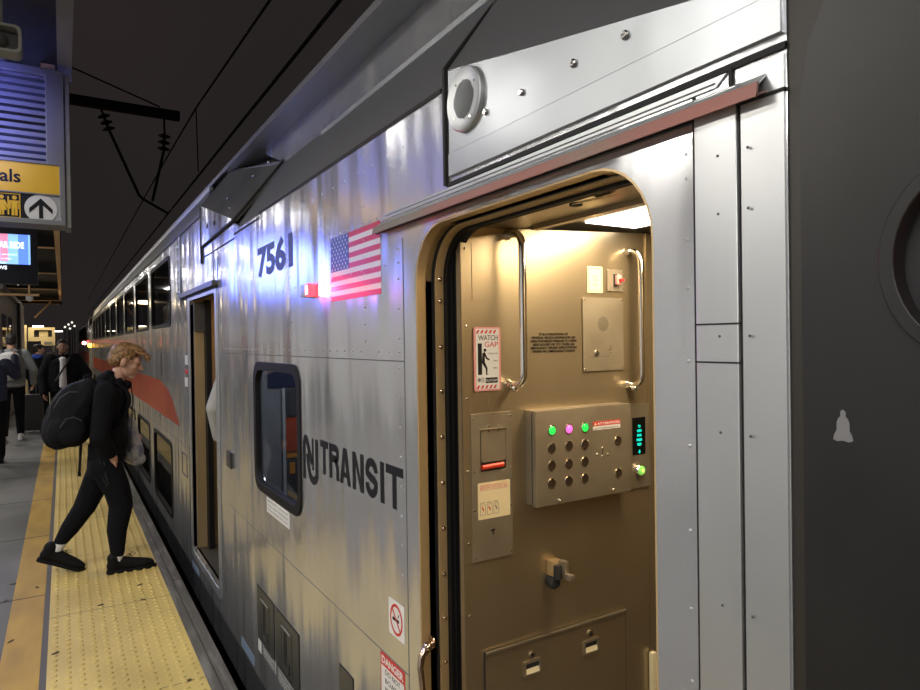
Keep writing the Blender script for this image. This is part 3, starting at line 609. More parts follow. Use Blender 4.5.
m = MB(); m.box((1.40, .78, 1.992), (1.66, 1.575, 2.0), 'ceiling_warm'); lp_ = m.build('ceiling_lamp', car); m = MB(); m.box((1.42, .80, 1.985), (1.64, 1.555, 1.994), 'lamp_white'); m.build('diffuser', lp_)
# grab rails
def rail(name, pxs, pys, off=.07, r=.0115):
    (xt, yt), (xb, yb) = pxs, pys
    A = WY(xt, yt, BY - off); B = WY(xb, yb, BY - off); x = (A.x + B.x) / 2; y0 = BY
    pts = [(x, y0, A.z + .012)] + arc((0, 0), .045, .5 * PI, 0, 6, lambda c, s: (x, BY - off + .045 - c + 0, A.z - .033 + s))
    m = MB()
    zt, zb = A.z, B.z; R_ = .04; P = [(x - .004, y0, zt)]
    P += [(x, BY - off + R_ - R_ * math.sin(t), zt - R_ + R_ * math.cos(t)) for t in [PI / 2 * k / 6 for k in range(7)]]
    P += [(x, BY - off + R_ - R_ * math.cos(t), zb + R_ - R_ * math.sin(t)) for t in [PI / 2 * k / 6 for k in range(7)]]
    P += [(x - .004, y0, zb)]
    m.tube(P, r, 'chrome', 14)
    for z in (zt, zb):
        m.lathe((x - .004, y0, z), (0, -1, 0), [(.016, 0), (.016, .004), (.012, .010), (.011, .02)], 'chrome', 16)
    m.ball((x - .002, BY - .025, zb - .010), (.011, .013, .011), 'chrome', 12)
    return m.build(name, car)
rail('grab_rail', (524, 232), (522, 386)); rail('grab_rail', (643, 250), (640, 386), .06, .010)
# WATCH THE GAP sign
def onb(px0, py0, px1, py1, Y=BY):
    u0, v0 = PBB(px0, (py1), Y); u1, v1 = PBB(px1, py0, Y); return u0, v0, u1, v1
u0, v0 = PBB(474.5, 390.5); u1, v1 = PBB(498.5, 328)
m = MB(); m.plate(FB, [rr(u0 - .003, v0 - .003, u1 + .003, v1 + .003, .008)], .001, 'pink', .0045); m.plate(FB, [rr(u0 + .004, v0 + .002, u1 - .004, v1 - .002, .003)], .001, 'sticker_white', .0052)
w = u1 - u0; h = v1 - v0
for (vv, sgn) in ((v1 - .016, 1), (v0 + .004, 1)):
    for k in range(5):
        ub = u0 + .004 + k * (w - .014) / 5; m.plate(FB, [[(ub, vv), (ub + .007, vv), (ub + .013, vv + .010), (ub + .006, vv + .010)]], .0004, 'sticker_red', .0056)
m.text(FB, 'WATCH', (u0 + .012, v1 - .036, u1 - .008, v1 - .021), 'print_black', .0058, .0004)
m.text(FB, 'GAP', (u0 + .034, v1 - .056, u1 - .007, v1 - .041), 'sticker_red', .0058, .0004)
m.plate(FB, [rect(u0 + .010, v0 + .045, u0 + .024, v1 - .045)], .0004, 'print_black', .0056)
fx = u0 + .030; fy = v0 + .05
m.plate(FB, [circ(fx + .005, fy + .067, .005, 10)], .0004, 'print_black', .0057)
m.plate(FB, [[(fx - .006, fy + .03), (fx - .004, fy + .058), (fx + .004, fy + .062), (fx + .012, fy + .046), (fx + .021, fy + .04), (fx + .020, fy + .036), (fx + .009, fy + .041), (fx + .004, fy + .05), (fx + .004, fy + .032), (fx + .013, fy + .014), (fx + .012, fy - .003), (fx + .017, fy - .005), (fx + .008, fy - .006), (fx + .007, fy + .012), (fx - .002, fy + .024)]], .0004, 'print_black', .0057)
m.text(FB, 'EXERCISE CARE', (u0 + .045, fy + .055, u1 - .008, fy + .059), 'print_grey', .0058, .0003); m.text(FB, 'WHEN', (u1 - .024, fy + .033, u1 - .010, fy + .037), 'print_grey', .0058, .0003); m.text(FB, 'LEAVING', (u1 - .024, fy + .012, u1 - .010, fy + .016), 'print_grey', .0058, .0003)
m.plate(FB, [rect(u0 + .036, v0 + .020, u1 - .009, v0 + .036)], .0004, 'print_black', .0056); m.text(FB, 'PLATFORM', (u0 + .038, v0 + .024, u1 - .011, v0 + .031), 'sticker_white', .0062, .0003)
m.plate(FB, [circ(u0 + .014, v0 + .030, .006, 10)], .0004, 'print_grey', .0056); m.plate(FB, [rect(u0 + .022, v0 + .022, u0 + .0245, v0 + .038)], .0004, 'print_grey', .0056); m.plate(FB, [rect(u0 + .028, v0 + .022, u0 + .0305, v0 + .036)], .0004, 'print_grey', .0056)
m.build('warning_sign', car, label='red and white WATCH GAP sign')
# stencilled notice
lines = ['IT IS A VIOLATION OF', 'FEDERAL REGULATIONS FOR AN', 'UNAUTHORIZED PERSON TO OPEN', 'SIDE DOORS OR TO CAUSE AN', 'EMERGENCY BRAKE APPLICATION', 'WHEN NO EMERGENCY EXISTS']
ua, va = PBB(530.5, 352); ub, vb = PBB(576, 334); hh = (vb - va) / 6 * 1.18; cx = (ua + ub) / 2; ww_ = [.62, .95, 1, .90, 1, .93]
m = MB(); v = PBB(553, 333)[1]
for k, tx in enumerate(lines):
    hw = (ub - ua) / 2 * ww_[k]; m.text(FB, tx, (cx - hw, v - hh * .74, cx + hw, v), 'print_black', .0016, .0006, .012); v -= hh
m.build('stencilled_notice', car)
# cream sticker + red emergency switch + intercom panel
u0, v0 = PBB(587, 292.5); u1, v1 = PBB(602, 267); m = MB(); m.plate(FB, [rr(u0, v0, u1, v1, .003)], .001, 'sticker_cream', .002)
m.plate(FB, [rect(u0 + .004, v0 + .006, u1 - .004, v1 - .006), rect(u0 + .006, v0 + .008, u1 - .006, v1 - .008)], .0004, 'print_grey', .0025)
cx, cy = (u0 + u1) / 2, (v0 + v1) / 2; m.text(FB, 'PUSH', (cx - .008, cy + .008, cx + .008, cy + .013), 'print_black', .0026, .0004); m.plate(FB, [rect(cx - .011, cy - .003, cx - .008, cy)], .0004, 'print_black', .0026); m.plate(FB, [rect(cx + .006, cy - .002, cx + .014, cy)], .0004, 'print_black', .0026); m.plate(FB, [rect(cx - .001, cy - .005, cx + .001, cy + .003)], .0004, 'print_black', .0026); m.text(FB, 'TEST', (cx - .008, cy - .018, cx + .008, cy - .013), 'print_black', .0026, .0004)
m.build('instruction_sticker', car, label='small cream instruction sticker')
u0, v0 = PBB(606.5, 291); u1, v1 = PBB(622, 270); m = MB(); m.plate(FB, [rr(u0, v0, u1, v1, .003)], .003, 'box_steel', .005)
for u in (u0 + .006, u1 - .006):
    for v in (v0 + .006, v1 - .006): m.lathe((u, BY - .005, v), (0, -1, 0), [(.0025, 0), (.002, .0015)], 'chrome', 8)
o = m.build('switch_plate', car); m = MB(); c = ((u0 + u1) / 2 + .003, (v0 + v1) / 2)
m.cbox((c[0] - .010, BY - .022, c[1] - .015), (c[0] + .010, BY - .005, c[1] + .017), 'pink', .003); m.cbox((c[0] - .004, BY - .030, c[1] - .006), (c[0] + .014, BY - .02, c[1] + .004), 'sticker_red', .002); m.box((c[0] - .012, BY - .012, c[1] - .02), (c[0] - .002, BY - .005, c[1] + .02), 'recess')
m.build('red_switch', o, label='faded red switch')
u0, v0 = PBB(582.5, 371.5); u1, v1 = PBB(622, 298.5); m = MB(); m.plate(FB, [rr(u0, v0, u1, v1, .004)], .003, 'box_steel', .005); ip = m.build('intercom_panel', car, bevel=.001)
for u in (u0 + .007, u1 - .007):
    for v in (v0 + .007, v1 - .007): m = MB(); m.lathe((u, BY - .005, v), (0, -1, 0), [(.003, 0), (.0025, .0015)], 'chrome', 8); m.build('screw', ip)
cx, cv = PBB(602, 324); m = MB()
for i in range(-7, 8):
    for j in range(-8, 9):
        u = (i + .5 * (j % 2)) * .0036; v = j * .0034
        if u * u + v * v < .024 ** 2: m.plate(BULKF(BY), [circ(cx + u, cv + v, .0009, 6)], .001, 'recess', .0058)
m.build('speaker_grille', ip)
cx, cv = PBB(595.5, 353); m = MB(); m.lathe((cx, BY - .005, cv), (0, -1, 0), [(.0095, 0), (.009, .004), (.0055, .005), (.005, .002)], 'chrome', 16); m.lathe((cx, BY - .0082, cv), (0, -1, 0), [(.0052, 0), (.0052, .002)], 'recess', 12); m.build('call_button', ip)
cx, cv = PBB(609.5, 349); m = MB()
for (a_, b_) in ((0, 0), (0, .010), (0, -.012), (.004, .004), (-.005, -.002)): m.plate(FB, [circ(cx + a_, cv + b_, .0018, 8)], .0006, 'print_black', .0056)
m.text(FB, 'PUSH TO TALK', (PBB(588, 360)[0], cv - .026, cx - .002, cv - .022), 'print_grey', .0056, .0004); m.build('markings', ip)

# left hatch plate with flap
def platewith(px0, py0, px1, py1): a0 = PBB(px0, py1); a1 = PBB(px1, py0); return a0[0], a0[1], a1[0], a1[1]
u0 = PBB(471, 500)[0]; u1 = PBB(511.5, 500)[0]; v0 = (PBB(473, 562)[1] + PBB(512, 554)[1]) / 2; v1 = (PBB(471, 414)[1] + PBB(511, 411)[1]) / 2
fa, fb_ = PBB(479.5, 470), PBB(504.5, 424)
m = MB(); hole = rr(fa[0], PBB(480, 472)[1], fb_[0], PBB(504, 427)[1], .006)
m.plate(FB, [rr(u0, v0, u1, v1, .003), hole], .004, 'box_steel', .006); hp = m.build('brake_panel', car, bevel=.0008)
for u in (u0 + .007, u1 - .007):
    for f in (.03, .35, .61, .97): m = MB(); m.lathe((u, BY - .006, v0 + (v1 - v0) * f), (0, -1, 0), [(.0035, 0), (.003, .002)], 'chrome', 8); m.build('screw', hp)
hv0 = min(p[1] for p in hole); hv1 = max(p[1] for p in hole)
m = MB(); m.plate(FB, [rect(fa[0] - .002, hv0 - .002, fb_[0] + .002, hv1 + .002)], .001, 'recess', .0015); m.build('recess_back', hp)
m = MB(); m.tube([(fa[0] + .004, BY - .008, hv0 + .013), (fb_[0] - .012, BY - .008, hv0 + .016)], .0075, 'red_handle', 10); m.build('brake_handle', hp, label='red brake handle')
m = MB(); m.plate(FB, [rr(fa[0] + .002, hv0 + .028, fb_[0] - .002, hv1 - .002, [.008, .008, .001, .001])], .002, 'box_steel', .0075); m.box((fa[0], BY - .010, hv1 - .004), (fb_[0], BY - .006, hv1), 'chrome')
for q in (.3, .7):
    u = fa[0] + (fb_[0] - fa[0]) * q; m.lathe((u, BY - .006, hv1 - .005), (0, -1, 0), [(.005, 0), (.004, .004)], 'chrome', 10); m.lathe((u, BY - .006, hv1 + .007), (0, -1, 0), [(.004, 0), (.003, .003)], 'chrome', 10)
m.build('flap', hp)
su0, sv0_ = PBB(477, 520); su1_, sv1_ = PBB(508.5, 478.5)
m = MB(); m.plate(FB, [rr(su0, sv0_, su1_, sv1_, .004)], .0008, 'sticker_cream', .007)
for k in range(3): m.text(FB, ['EMERGENCY', 'BRAKE', 'PULL HANDLE'][k], (su0 + .008, sv1_ - .011 - k * .0062, su1_ - .008, sv1_ - .0065 - k * .0062), 'pink', .0076, .0004, .01)
for k in range(3):
    uu = su0 + .008 + k * .0235
    m.text(FB, ['LIFT', 'PULL', 'WAIT'][k], (uu, sv0_ + .046, uu + .017, sv0_ + .050), 'print_grey', .0076, .0004)
    m.plate(FB, [rect(uu, sv0_ + .012, uu + .018, sv0_ + .043), rect(uu + .0008, sv0_ + .0128, uu + .0172, sv0_ + .0422)], .0004, 'print_grey', .0076)
    m.plate(FB, [[(uu + .004, sv0_ + .036), (uu + .007, sv0_ + .038), (uu + .013, sv0_ + .026), (uu + .010, sv0_ + .024)]], .0004, 'sticker_red' if k < 2 else 'print_grey', .0076)
m.build('instruction_sticker', hp, label='cream sticker with red print and three small pictures')
m = MB(); cx, cv = PBB(492, 530.5); m.plate(FB, [[(cx - .008, cv + .005), (cx + .006, cv + .007), (cx + .006, cv + .001), (cx + .002, cv + .001), (cx + .002, cv - .010), (cx - .002, cv - .010), (cx - .002, cv + .001), (cx - .008, cv + .001)]], .0006, 'print_black', .0068); m.build('keyhole', hp)

# control box
CB = BY - .055; FC = BULKF(CB)
c00 = PBB(536.7, 508, CB); c11 = PBB(536, 412.5, CB); cR = PBB(630, 402.5, CB); cRb = PBB(632, 490.5, CB)
x0, x1 = c00[0], (cR[0] + cRb[0]) / 2; z0, z1 = (c00[1] + cRb[1]) / 2, (c11[1] + cR[1]) / 2
m = MB(); m.cbox((x0, CB, z0), (x1, CB + .018, z1), 'box_steel', .002); m.box((x0 + .006, CB + .018, z0 + .004), (x1 - .004, CB + .026, z1 - .004), 'recess'); m.cbox((x0 + .002, CB + .026, z0 + .001), (x1, BY, z1), 'box_steel', .002)
cb = m.build('control_box', car)
def button(px, py, lens, r=.0150, nm='button', lab=None):
    u, v = PBB(px, py, CB); a = MB(); a.lathe((u, CB, v), (0, -1, 0), [(r * 1.12, 0), (r * 1.12, .0012), (r * 1.0, .0022), (r * .88, .0018), (r * .86, .0004)], 'chrome', 24)
    if lens == 'dark_button': a.lathe((u, CB - .0004, v), (0, -1, 0), [(r * .86, 0), (r * .84, .0014), (r * .55, .0010), (.001, .0008)], lens, 20)
    else: a.lathe((u, CB - .0004, v), (0, -1, 0), [(r * .86, 0), (r * .80, .0015), (r * .60, .004), (.001, .0055)], lens, 18)
    return a.build(nm, cb, label=lab)
XS = [552, 569, 585]; RW = [(430.5, 429, 427.5), (448.5, 446, 444.5), (465.5, 464, 461.5), (483.5, 481, 478.5)]
for r_ in range(4):
    for k in range(3):
        if r_ == 0: button(XS[k], RW[0][k], ['green_led', 'pink_led', 'green_led'][k], lab=['lit green button', 'lit pink button', 'lit green button'][k])
        else: button(XS[k], RW[r_][k], 'dark_button')
button(618, 440.5, 'dark_button'); button(618.5, 473, 'dark_button')
m = MB()
for px, py in ((602.5, 448), (602.5, 456), (597, 454.5), (608, 454)): u, v = PBB(px, py, CB); m = MB(); m.lathe((u, CB, v), (0, -1, 0), [(.004, 0), (.003, .003)], 'chrome', 8); m.build('screw', cb)
u, v = PBB(602.5, 452, CB); m = MB(); m.plate(FC, [rect(u - .001, v - .010, u + .001, v + .010)], .0005, 'print_black', .0006); m.build('slot_mark', cb)
for px, py in ((559, 501), (612.5, 490)): u, v = PBB(px, py, CB); m = MB(); m.lathe((u, CB, v + .002), (0, -1, 0), [(.005, 0), (.004, .006), (.003, .008)], 'chrome', 10); m.build('screw', cb)
m = MB(); u0, v0 = PBB(593, 430.5, CB); u1, v1 = PBB(620, 419, CB); m.plate(FC, [rr(u0, v0, u1, v1, .001)], .0006, 'sticker_white', .0008); m.plate(FC, [rect(u0, v0 + (v1 - v0) * .47, u1, v1)], .0006, 'sticker_red', .0012)
m.plate(FC, [[(u0 + .004, v1 - .012), (u0 + .014, v1 - .012), (u0 + .009, v1 - .003)]], .0004, 'sticker_cream', .0016)
m.text(FC, 'ATTENTION', (u0 + .017, v1 - .012, u1 - .003, v1 - .004), 'sticker_white', .0016, .0004, .02); m.text(FC, 'AUTHORIZED PERSONNEL', (u0 + .004, v0 + .003, u1 - .004, v0 + .007), 'print_grey', .0014, .0004)
m.build('warning_sticker', cb, label='red and white ATTENTION sticker')
# right of the box: display + round green button
u0 = PBB(632, 440)[0]; u1 = PBB(648, 440)[0]; v0 = PBB(640, 487)[1]; v1 = PBB(640, 403.5)[1]
m = MB(); m.plate(FB, [rr(u0 - .02, v0, u1, v1, .003)], .004, 'box_steel', .006); dp = m.build('door_release_panel', car)
a0 = PBB(631.2, 455); a1 = PBB(643.5, 416.5); m = MB(); m.plate(FB, [rect(a0[0], a0[1], a1[0], a1[1])], .002, 'screen_black', .0075)
for k, tx in enumerate(['TO', 'OPEN', 'DOOR', 'PRESS', 'RED']):
    hw = (.006, .0105, .0105, .0130, .0095)[k]; cx = (a0[0] + a1[0]) / 2 + .001; vv = a1[1] - .026 - k * .0155; m.text(FB, tx, (cx - hw, vv - .009, cx + hw, vv), 'teal_text', .0082, .0004, .03)
vv = a0[1] + .004; m.plate(FB, [[(cx, vv - .001), (cx + .006, vv + .006), (cx + .002, vv + .006), (cx + .002, vv + .012), (cx - .002, vv + .012), (cx - .002, vv + .006), (cx - .006, vv + .006)]], .0004, 'teal_text', .0082)
m.build('display', dp, label='black display with teal letters')
u, v = PBB(637.6, 469.5); m = MB(); m.lathe((u, BY - .006, v), (0, -1, 0), [(.021, 0), (.021, .010), (.018, .014), (.0155, .013)], 'chrome', 24); m.lathe((u, BY - .018, v), (0, -1, 0), [(.0155, 0), (.015, .003), (.012, .006), (.007, .007)], 'green_button', 20); m.lathe((u, BY - .025, v), (0, -1, 0), [(.006, 0), (.001, .001)], 'yellow_glow', 12); m.build('round_button', dp, label='lit green round button')
# latch
m = MB(); u, v = PBB(551.5, 566)
m.cbox((u - .020, BY - .030, v - .022), (u + .018, BY, v + .024), 'jamb_brass', .003); m.cbox((u - .016, BY - .045, v - .030), (u + .006, BY - .025, v + .014), 'recess', .003)
m.cbox((u + .004, BY - .058, v - .012), (u + .022, BY - .028, v + .027), 'box_steel', .006); m.cbox((u + .004, BY - .082, v - .026), (u + .024, BY - .050, v - .008), 'box_steel', .005)
m.lathe((u - .006, BY - .012, v - .042), (0, -1, 0), [(.021, -.012), (.021, .014), (.016, .018)], 'recess', 18); m.lathe((u - .004, BY - .031, v - .042), (0, -1, 0), [(.007, 0), (.006, .004)], 'groove', 10); m.build('door_latch', car)
# lower locker doors
q0 = PBB(484.5, 652); q1 = PBB(624, 608); zt = (q0[1] + q1[1]) / 2; xa, xb = q0[0], q1[0]
m = MB(); m.plate(FB, [rect(xa, .1, xb, zt)], .003, 'bulkhead_steel', .005); m.box((xa, BY - .012, zt - .006), (xb, BY - .003, zt), 'box_steel'); m.box((xa - .003, BY - .0045, .1), (xa, BY - .001, zt), 'recess'); m.box((xb, BY - .0045, .1), (xb + .002, BY - .001, zt), 'recess'); xm_ = PBB(558, 650)[0]
ld = m.build('locker_door', car)
for (px, py, kx, ky) in ((531, 666, 530.5, 654), (589.5, 645, 589, 632.5)):
    u, v = PBB(px, py); m = MB(); m.plate(FB, [rr(u - .033, v - .024, u + .033, v + .022, .002), rr(u - .026, v - .017, u + .026, v + .015, .002)], .008, 'box_steel', .011); m.plate(FB, [rect(u - .027, v - .018, u + .027, v + .016)], .001, 'recess', .0058); m.solid([(u - .026, BY - .010, v - .017), (u + .026, BY - .010, v - .017), (u + .026, BY - .006, v - .002), (u - .026, BY - .006, v - .002)], (0, .002, 0), 'key_plate'); m.build('pull_handle', ld)
    u, v = PBB(kx, ky); m = MB(); m.lathe((u, BY - .005, v), (0, -1, 0), [(.011, 0), (.011, .004), (.008, .005)], 'chrome', 16); m.lathe((u, BY - .010, v), (0, -1, 0), [(.006, 0), (.006, .0006)], 'groove', 12); m.build('lock', ld)
u0, v0 = PBB(648.5, 690); u1, v1 = PBB(652.5, 650); m = MB(); m.cbox((u0, BY - .02, .2), (u1, BY - .004, v1), 'key_plate', .002); m.build('door_edge_guard', car)
# end door edge beyond the bulkhead
m = MB(); m.box((1.80, 1.66, 0), (1.84, 1.70, 2.0), 'rubber'); m.plate(BULKF(1.9), [rr(1.98, .9, 2.5, 1.75, .12), rr(2.02, .94, 2.46, 1.71, .10)], .02, 'rubber'); m.box((1.84, 1.92, 0), (2.9, 1.95, 2.0), 'ceiling_warm'); m.box((2.0, 1.905, .92), (2.48, 1.915, 1.73), 'dark_glass'); m.build('end_door', car)

# cab window ------------------------------------------------------------
m = MB(); m.plate(WALLF(W), [shift(cabwin, .022), shift(cabwin, -.022)], .03, 'rubber', .008); m.build('window_gasket', car, bevel=.003)
m = MB(); m.plate(WALLF(W + .012), [shift(cabwin, -.012)], .006, 'train_glass'); m.build('window_pane', car)
m = MB(); m.box((W + .18, 2.45, .2), (W + .20, 3.0, 2.1), 'interior_grey'); m.box((W + .60, 2.3, .2), (W + .62, 4.3, 2.1), 'interior_grey'); m.box((W + .03, 4.05, .2), (W + .6, 4.07, 2.1), 'interior_grey')
def cabrect(a_, b_, c_, d_, mm, Y): p = PB(a_, d_, Y); q = PB(c_, b_, Y); m.plate(BULKF(Y), [rect(p[0], p[1], q[0], q[1])], .004, mm)
cabrect(268, 371, 300, 388, 'navy', 4.04); cabrect(285, 388, 300, 417, 'interior_dark', 4.035); cabrect(285, 417, 300, 452, 'stripe_red', 4.03); cabrect(287, 452, 300, 458, 'amber_paint', 4.028); cabrect(286, 458, 300, 500, 'interior_dark', 4.025); cabrect(290, 462, 295, 474, 'amber_paint', 4.02); cabrect(284, 388, 285, 500, 'sticker_grey', 4.02)
m.build('cab_interior', car)
m = MB(); a0, a1 = PW(267, 497), PW(289, 528); b0, b1 = PW(289, 514), PW(267, 512)
ul, ur = PW(267, 500)[0], PW(289.5, 515)[0]; vt = PW(268, 497.5)[1]; vb = PW(289, 529)[1]
m.plate(FW, [rect(ul, vb, ur, vt)], .0012, 'sticker_white', .0012)
for k in range(3): m.text(FW, ['EMERGENCY WINDOW', 'PULL RED HANDLE', 'PUSH WINDOW OUT'][k], (ul + .02, vt - .018 - k * .022, ur - .02, vt - .008 - k * .022), 'print_grey', .0018, .0004)
m.build('instruction_sticker', car, label='white instruction sticker under the cab window')
# wall bracket and small plates
m = MB(); p0 = PW(228.5, 450); p1 = PW(233.5, 469); m.plate(FW, [rr(p0[0], p1[1], p1[0], p0[1], .01)], .02, 'hatch', .014); m.box((W - .016, -p1[0] - .005, p1[1]), (W - .012, -p1[0] + .02, p0[1]), 'groove'); m.build('latch_plate', car)
m = MB(); p0 = PW(182, 451); p1 = PW(187.5, 478); m.plate(FW, [rect(p0[0], p1[1], p1[0], p0[1]), rect(p0[0] + .02, p1[1] + .01, p1[0] - .02, p0[1] - .01)], .003, 'seam_grey', .003); m.build('key_switch_plate', car)
m = MB()
for (a_, b_) in ((355, 365), (369, 374), (377, 387)): p0 = PW(185, a_); p1 = PW(188, b_); m.plate(FW, [rect(p0[0], p1[1], p1[0], p0[1])], .001, 'sticker_white' if a_ != 369 else 'sticker_red', .001)
m.build('door_sticker', car)
# lettering, number, flag
m = MB(); tl = PW(321.3, 441); br = PW(402.5, 508); vt = (PW(321.3, 441)[1] + PW(403, 467.8)[1]) / 2; vb = (PW(325.6, 476)[1] + PW(396.9, 508.6)[1]) / 2
def stroke(mb, pts, wd):
    L_, R2 = [], []
    for i, p in enumerate(pts):
        a_ = Vector(pts[max(i - 1, 0)]); b_ = Vector(pts[min(i + 1, len(pts) - 1)]); d = (b_ - a_).normalized(); n_ = Vector((-d.y, d.x)) * wd / 2
        L_.append((p[0] + n_.x, p[1] + n_.y)); R2.append((p[0] - n_.x, p[1] - n_.y))
    mb.plate(FW, [L_ + R2[::-1]], .001, 'letter_black', .0012)
lu0, lu1 = PW(320.5, 441)[0], PW(403, 468)[0]; LH = vt - vb
cells = [(.00, .115), (.135, .275), (.285, .430), (.455, .590), (.612, .745), (.775, .815), (.835, 1.0)]
sw = .034 * (lu1 - lu0) / .9
for ch, (ca0, ca1) in zip('TRANSIT', cells):
    q0 = lu0 + (lu1 - lu0) * ca0; q1 = lu0 + (lu1 - lu0) * ca1; hs = sw / 2; qm = (q0 + q1) / 2
    if ch == 'T': m.plate(FW, [[(q0, vt), (q0, vt - sw), (qm - hs, vt - sw), (qm - hs, vb), (qm + hs, vb), (qm + hs, vt - sw), (q1, vt - sw), (q1, vt)]], .001, 'letter_black', .0012)
    elif ch == 'I': m.plate(FW, [rect(qm - hs, vb, qm + hs, vt)], .001, 'letter_black', .0012)
    elif ch == 'N': m.plate(FW, [[(q0, vb), (q0, vt), (q0 + sw * 1.05, vt), (q1 - sw, vb + LH * .30), (q1 - sw, vt), (q1, vt), (q1, vb), (q1 - sw * 1.05, vb), (q0 + sw, vt - LH * .30), (q0 + sw, vb)]], .001, 'letter_black', .0012)
    elif ch == 'A': m.plate(FW, [[(q0, vb), (qm - sw * .6, vt), (qm + sw * .6, vt), (q1, vb), (q1 - sw * 1.05, vb), (q1 - sw * 1.35, vb + LH * .2), (q0 + sw * 1.35, vb + LH * .2), (q0 + sw * 1.05, vb)], [(q0 + sw * 1.6, vb + LH * .34), (q1 - sw * 1.6, vb + LH * .34), (qm, vt - LH * .2)]], .001, 'letter_black', .0012)
    elif ch == 'R':
        rb = LH * .26; m.plate(FW, [rect(q0, vb, q0 + sw, vt)], .001, 'letter_black', .0012)
        stroke(m, [(q0 + sw * .9, vt - hs), (q1 - rb, vt - hs)] + [(q1 - rb + (rb - hs) * math.sin(t), vt - rb - 0 + (rb - hs) * math.cos(t)) for t in [PI * k / 10 for k in range(1, 10)]] + [(q1 - rb, vt - 2 * rb + hs), (q0 + sw * .9, vt - 2 * rb + hs)], sw)
        stroke(m, [(q1 - rb - .003, vt - 2 * rb + hs * 1.2), (q1 - hs - .003, vt - 2 * rb - hs), (q1 - hs, vb)], sw)
    elif ch == 'S':
        rr_ = (q1 - q0) / 2 - hs; k1 = vt - hs - rr_ * .82; k0 = vb + hs + rr_ * .82
        stroke(m, [(qm + rr_ * math.cos(t), k1 + rr_ * .82 * math.sin(t)) for t in [-.1 + (PI + .1) * k / 10 for k in range(11)]] + [(qm - rr_, k1 - rr_ * .3), (qm - rr_ * .6, (k0 + k1) / 2 + .006), (qm + rr_ * .6, (k0 + k1) / 2 - .006), (qm + rr_, k0 + rr_ * .3)] + [(qm + rr_ * math.cos(t), k0 + rr_ * .82 * math.sin(t)) for t in [-(PI + .1) * k / 10 for k in range(11)]], sw)
# NJ monogram
u0 = PW(303, 440)[0]; u1 = PW(318, 440)[0]; vt2 = PW(305, 435.5)[1]; vJ = PW(313, 484.5)[1]; vN = PW(304.5, 478)[1]; w = u1 - u0; s_ = w * .175
stroke(m, [(u0 + s_ / 2, vN), (u0 + s_ / 2, vt2 - .035)] + [(u0 + w * .21 - w * .105 * math.cos(t), vt2 - .035 + .025 * math.sin(t)) for t in (.6, 1.2, 1.8, 2.4)] + [(u0 + w * .60, vJ + .085)], s_)
stroke(m, [(u1 - s_ / 2, vt2), (u1 - s_ / 2, vJ + .05)] + [(u1 - s_ / 2 - w * .24 * (1 - math.cos(t)), vJ + .05 - (.05 - s_ / 2) * math.sin(t)) for t in (.5, 1.0, 1.57, 2.1, 2.6)] + [(u0 + w * .36, vJ + .075), (u0 + w * .30, vJ + .12)], s_)
stroke(m, [(u0 + w * .66, vt2), (u0 + w * .66, vJ + .06)], s_ * .55)
m.build('company_lettering', car, label='black NJ TRANSIT lettering')
m = MB(); m.text(FW, '7561', (-3.47, 1.955, -2.86, 2.118), 'navy', .0012, .001, .045); m.build('car_number', car, label='dark car number 7561')
m = MB(); fu0, fu1, fv0, fv1 = -2.378, -1.925, 1.773, 2.010; fh = (fv1 - fv0) / 13
m.plate(FW, [rect(fu0, fv0, fu1, fv1)], .001, 'flag_white', .001)
for k in range(0, 13, 2): m.plate(FW, [rect(fu0, fv0 + k * fh, fu1, fv0 + (k + 1) * fh)], .0006, 'flag_red', .0014)
cu1 = fu0 + (fu1 - fu0) * .40; m.plate(FW, [rect(fu0, fv1 - 7 * fh, cu1, fv1)], .0006, 'flag_blue', .0018)
for r_ in range(9):
    for k in range(6 if r_ % 2 == 0 else 5):
        u = fu0 + (cu1 - fu0) * ((k + .5) / 6 + (0 if r_ % 2 == 0 else 1 / 12)); v = fv1 - 7 * fh * (r_ + .6) / 9.2
        m.plate(FW, [[(u + (.0068 if q % 2 == 0 else .0028) * math.sin(q * PI / 5), v + (.0068 if q % 2 == 0 else .0028) * math.cos(q * PI / 5)) for q in range(10)]], .0004, 'flag_white', .0022)
m.build('flag_decal', car, label='stars and stripes flag decal')
# red side lamp
m = MB(); p = WX(311, 291); m.cbox((W - .035, 2.585, p.z - .026), (W, 2.66, p.z + .026), 'light_steel', .008); sl = m.build('side_lamp', car, label='lit red side lamp')
m = MB(); m.cbox((W - .036, 2.548, p.z - .026), (W - .002, 2.588, p.z + .026), 'red_lens', .008); m.cbox((W - .038, 2.556, p.z - .018), (W - .030, 2.580, p.z + .018), 'hot_lens', .002); m.build('red_lens', sl)
area('side_lamp_light', (W - .022, 2.535, p.z), .03, .6, (1, .03, .08), direction=(.22, -1, -.05), sy=.05, spread=math.radians(110))
# lower hatches and labels
def hatchbox(px0, px1, vt, vb, inner=True):
    u0 = PW(px0, 620)[0]; u1 = PW(px1, 620)[0]; m = MB(); m.plate(FW, [rect(u0 - .006, vb - .006, u1 + .006, vt + .006)], .002, 'groove', .002); m.plate(FW, [rect(u0, vb, u1, vt)], .004, 'hatch', .005); o = m.build('service_hatch', car)
    if inner:
        a = MB(); uc = (u0 + u1) / 2; a.plate(FW, [rect(uc - .085, vb + .015, uc + .085, vt - .035), rect(uc - .080, vb + .02, uc + .080, vt - .040)], .001, 'groove', .006); a.plate(FW, [rect(uc - .045, vb + .06, uc + .005, vt - .06)], .001, 'groove', .0062); a.plate(FW, [rect(uc + .03, vb + .035, uc + .045, vb + .09)], .004, 'recess', .009); a.plate(FW, [rect(uc - .005, vb + .075, uc + .03, vb + .09)], .004, 'recess', .009); a.box((W - .012, -uc - .07, vt - .045), (W - .005, -uc + .07, vt - .04), 'light_steel'); a.build('recess_handle', o)
    return u0, u1
vt_ = PW(258, 588)[1]; 
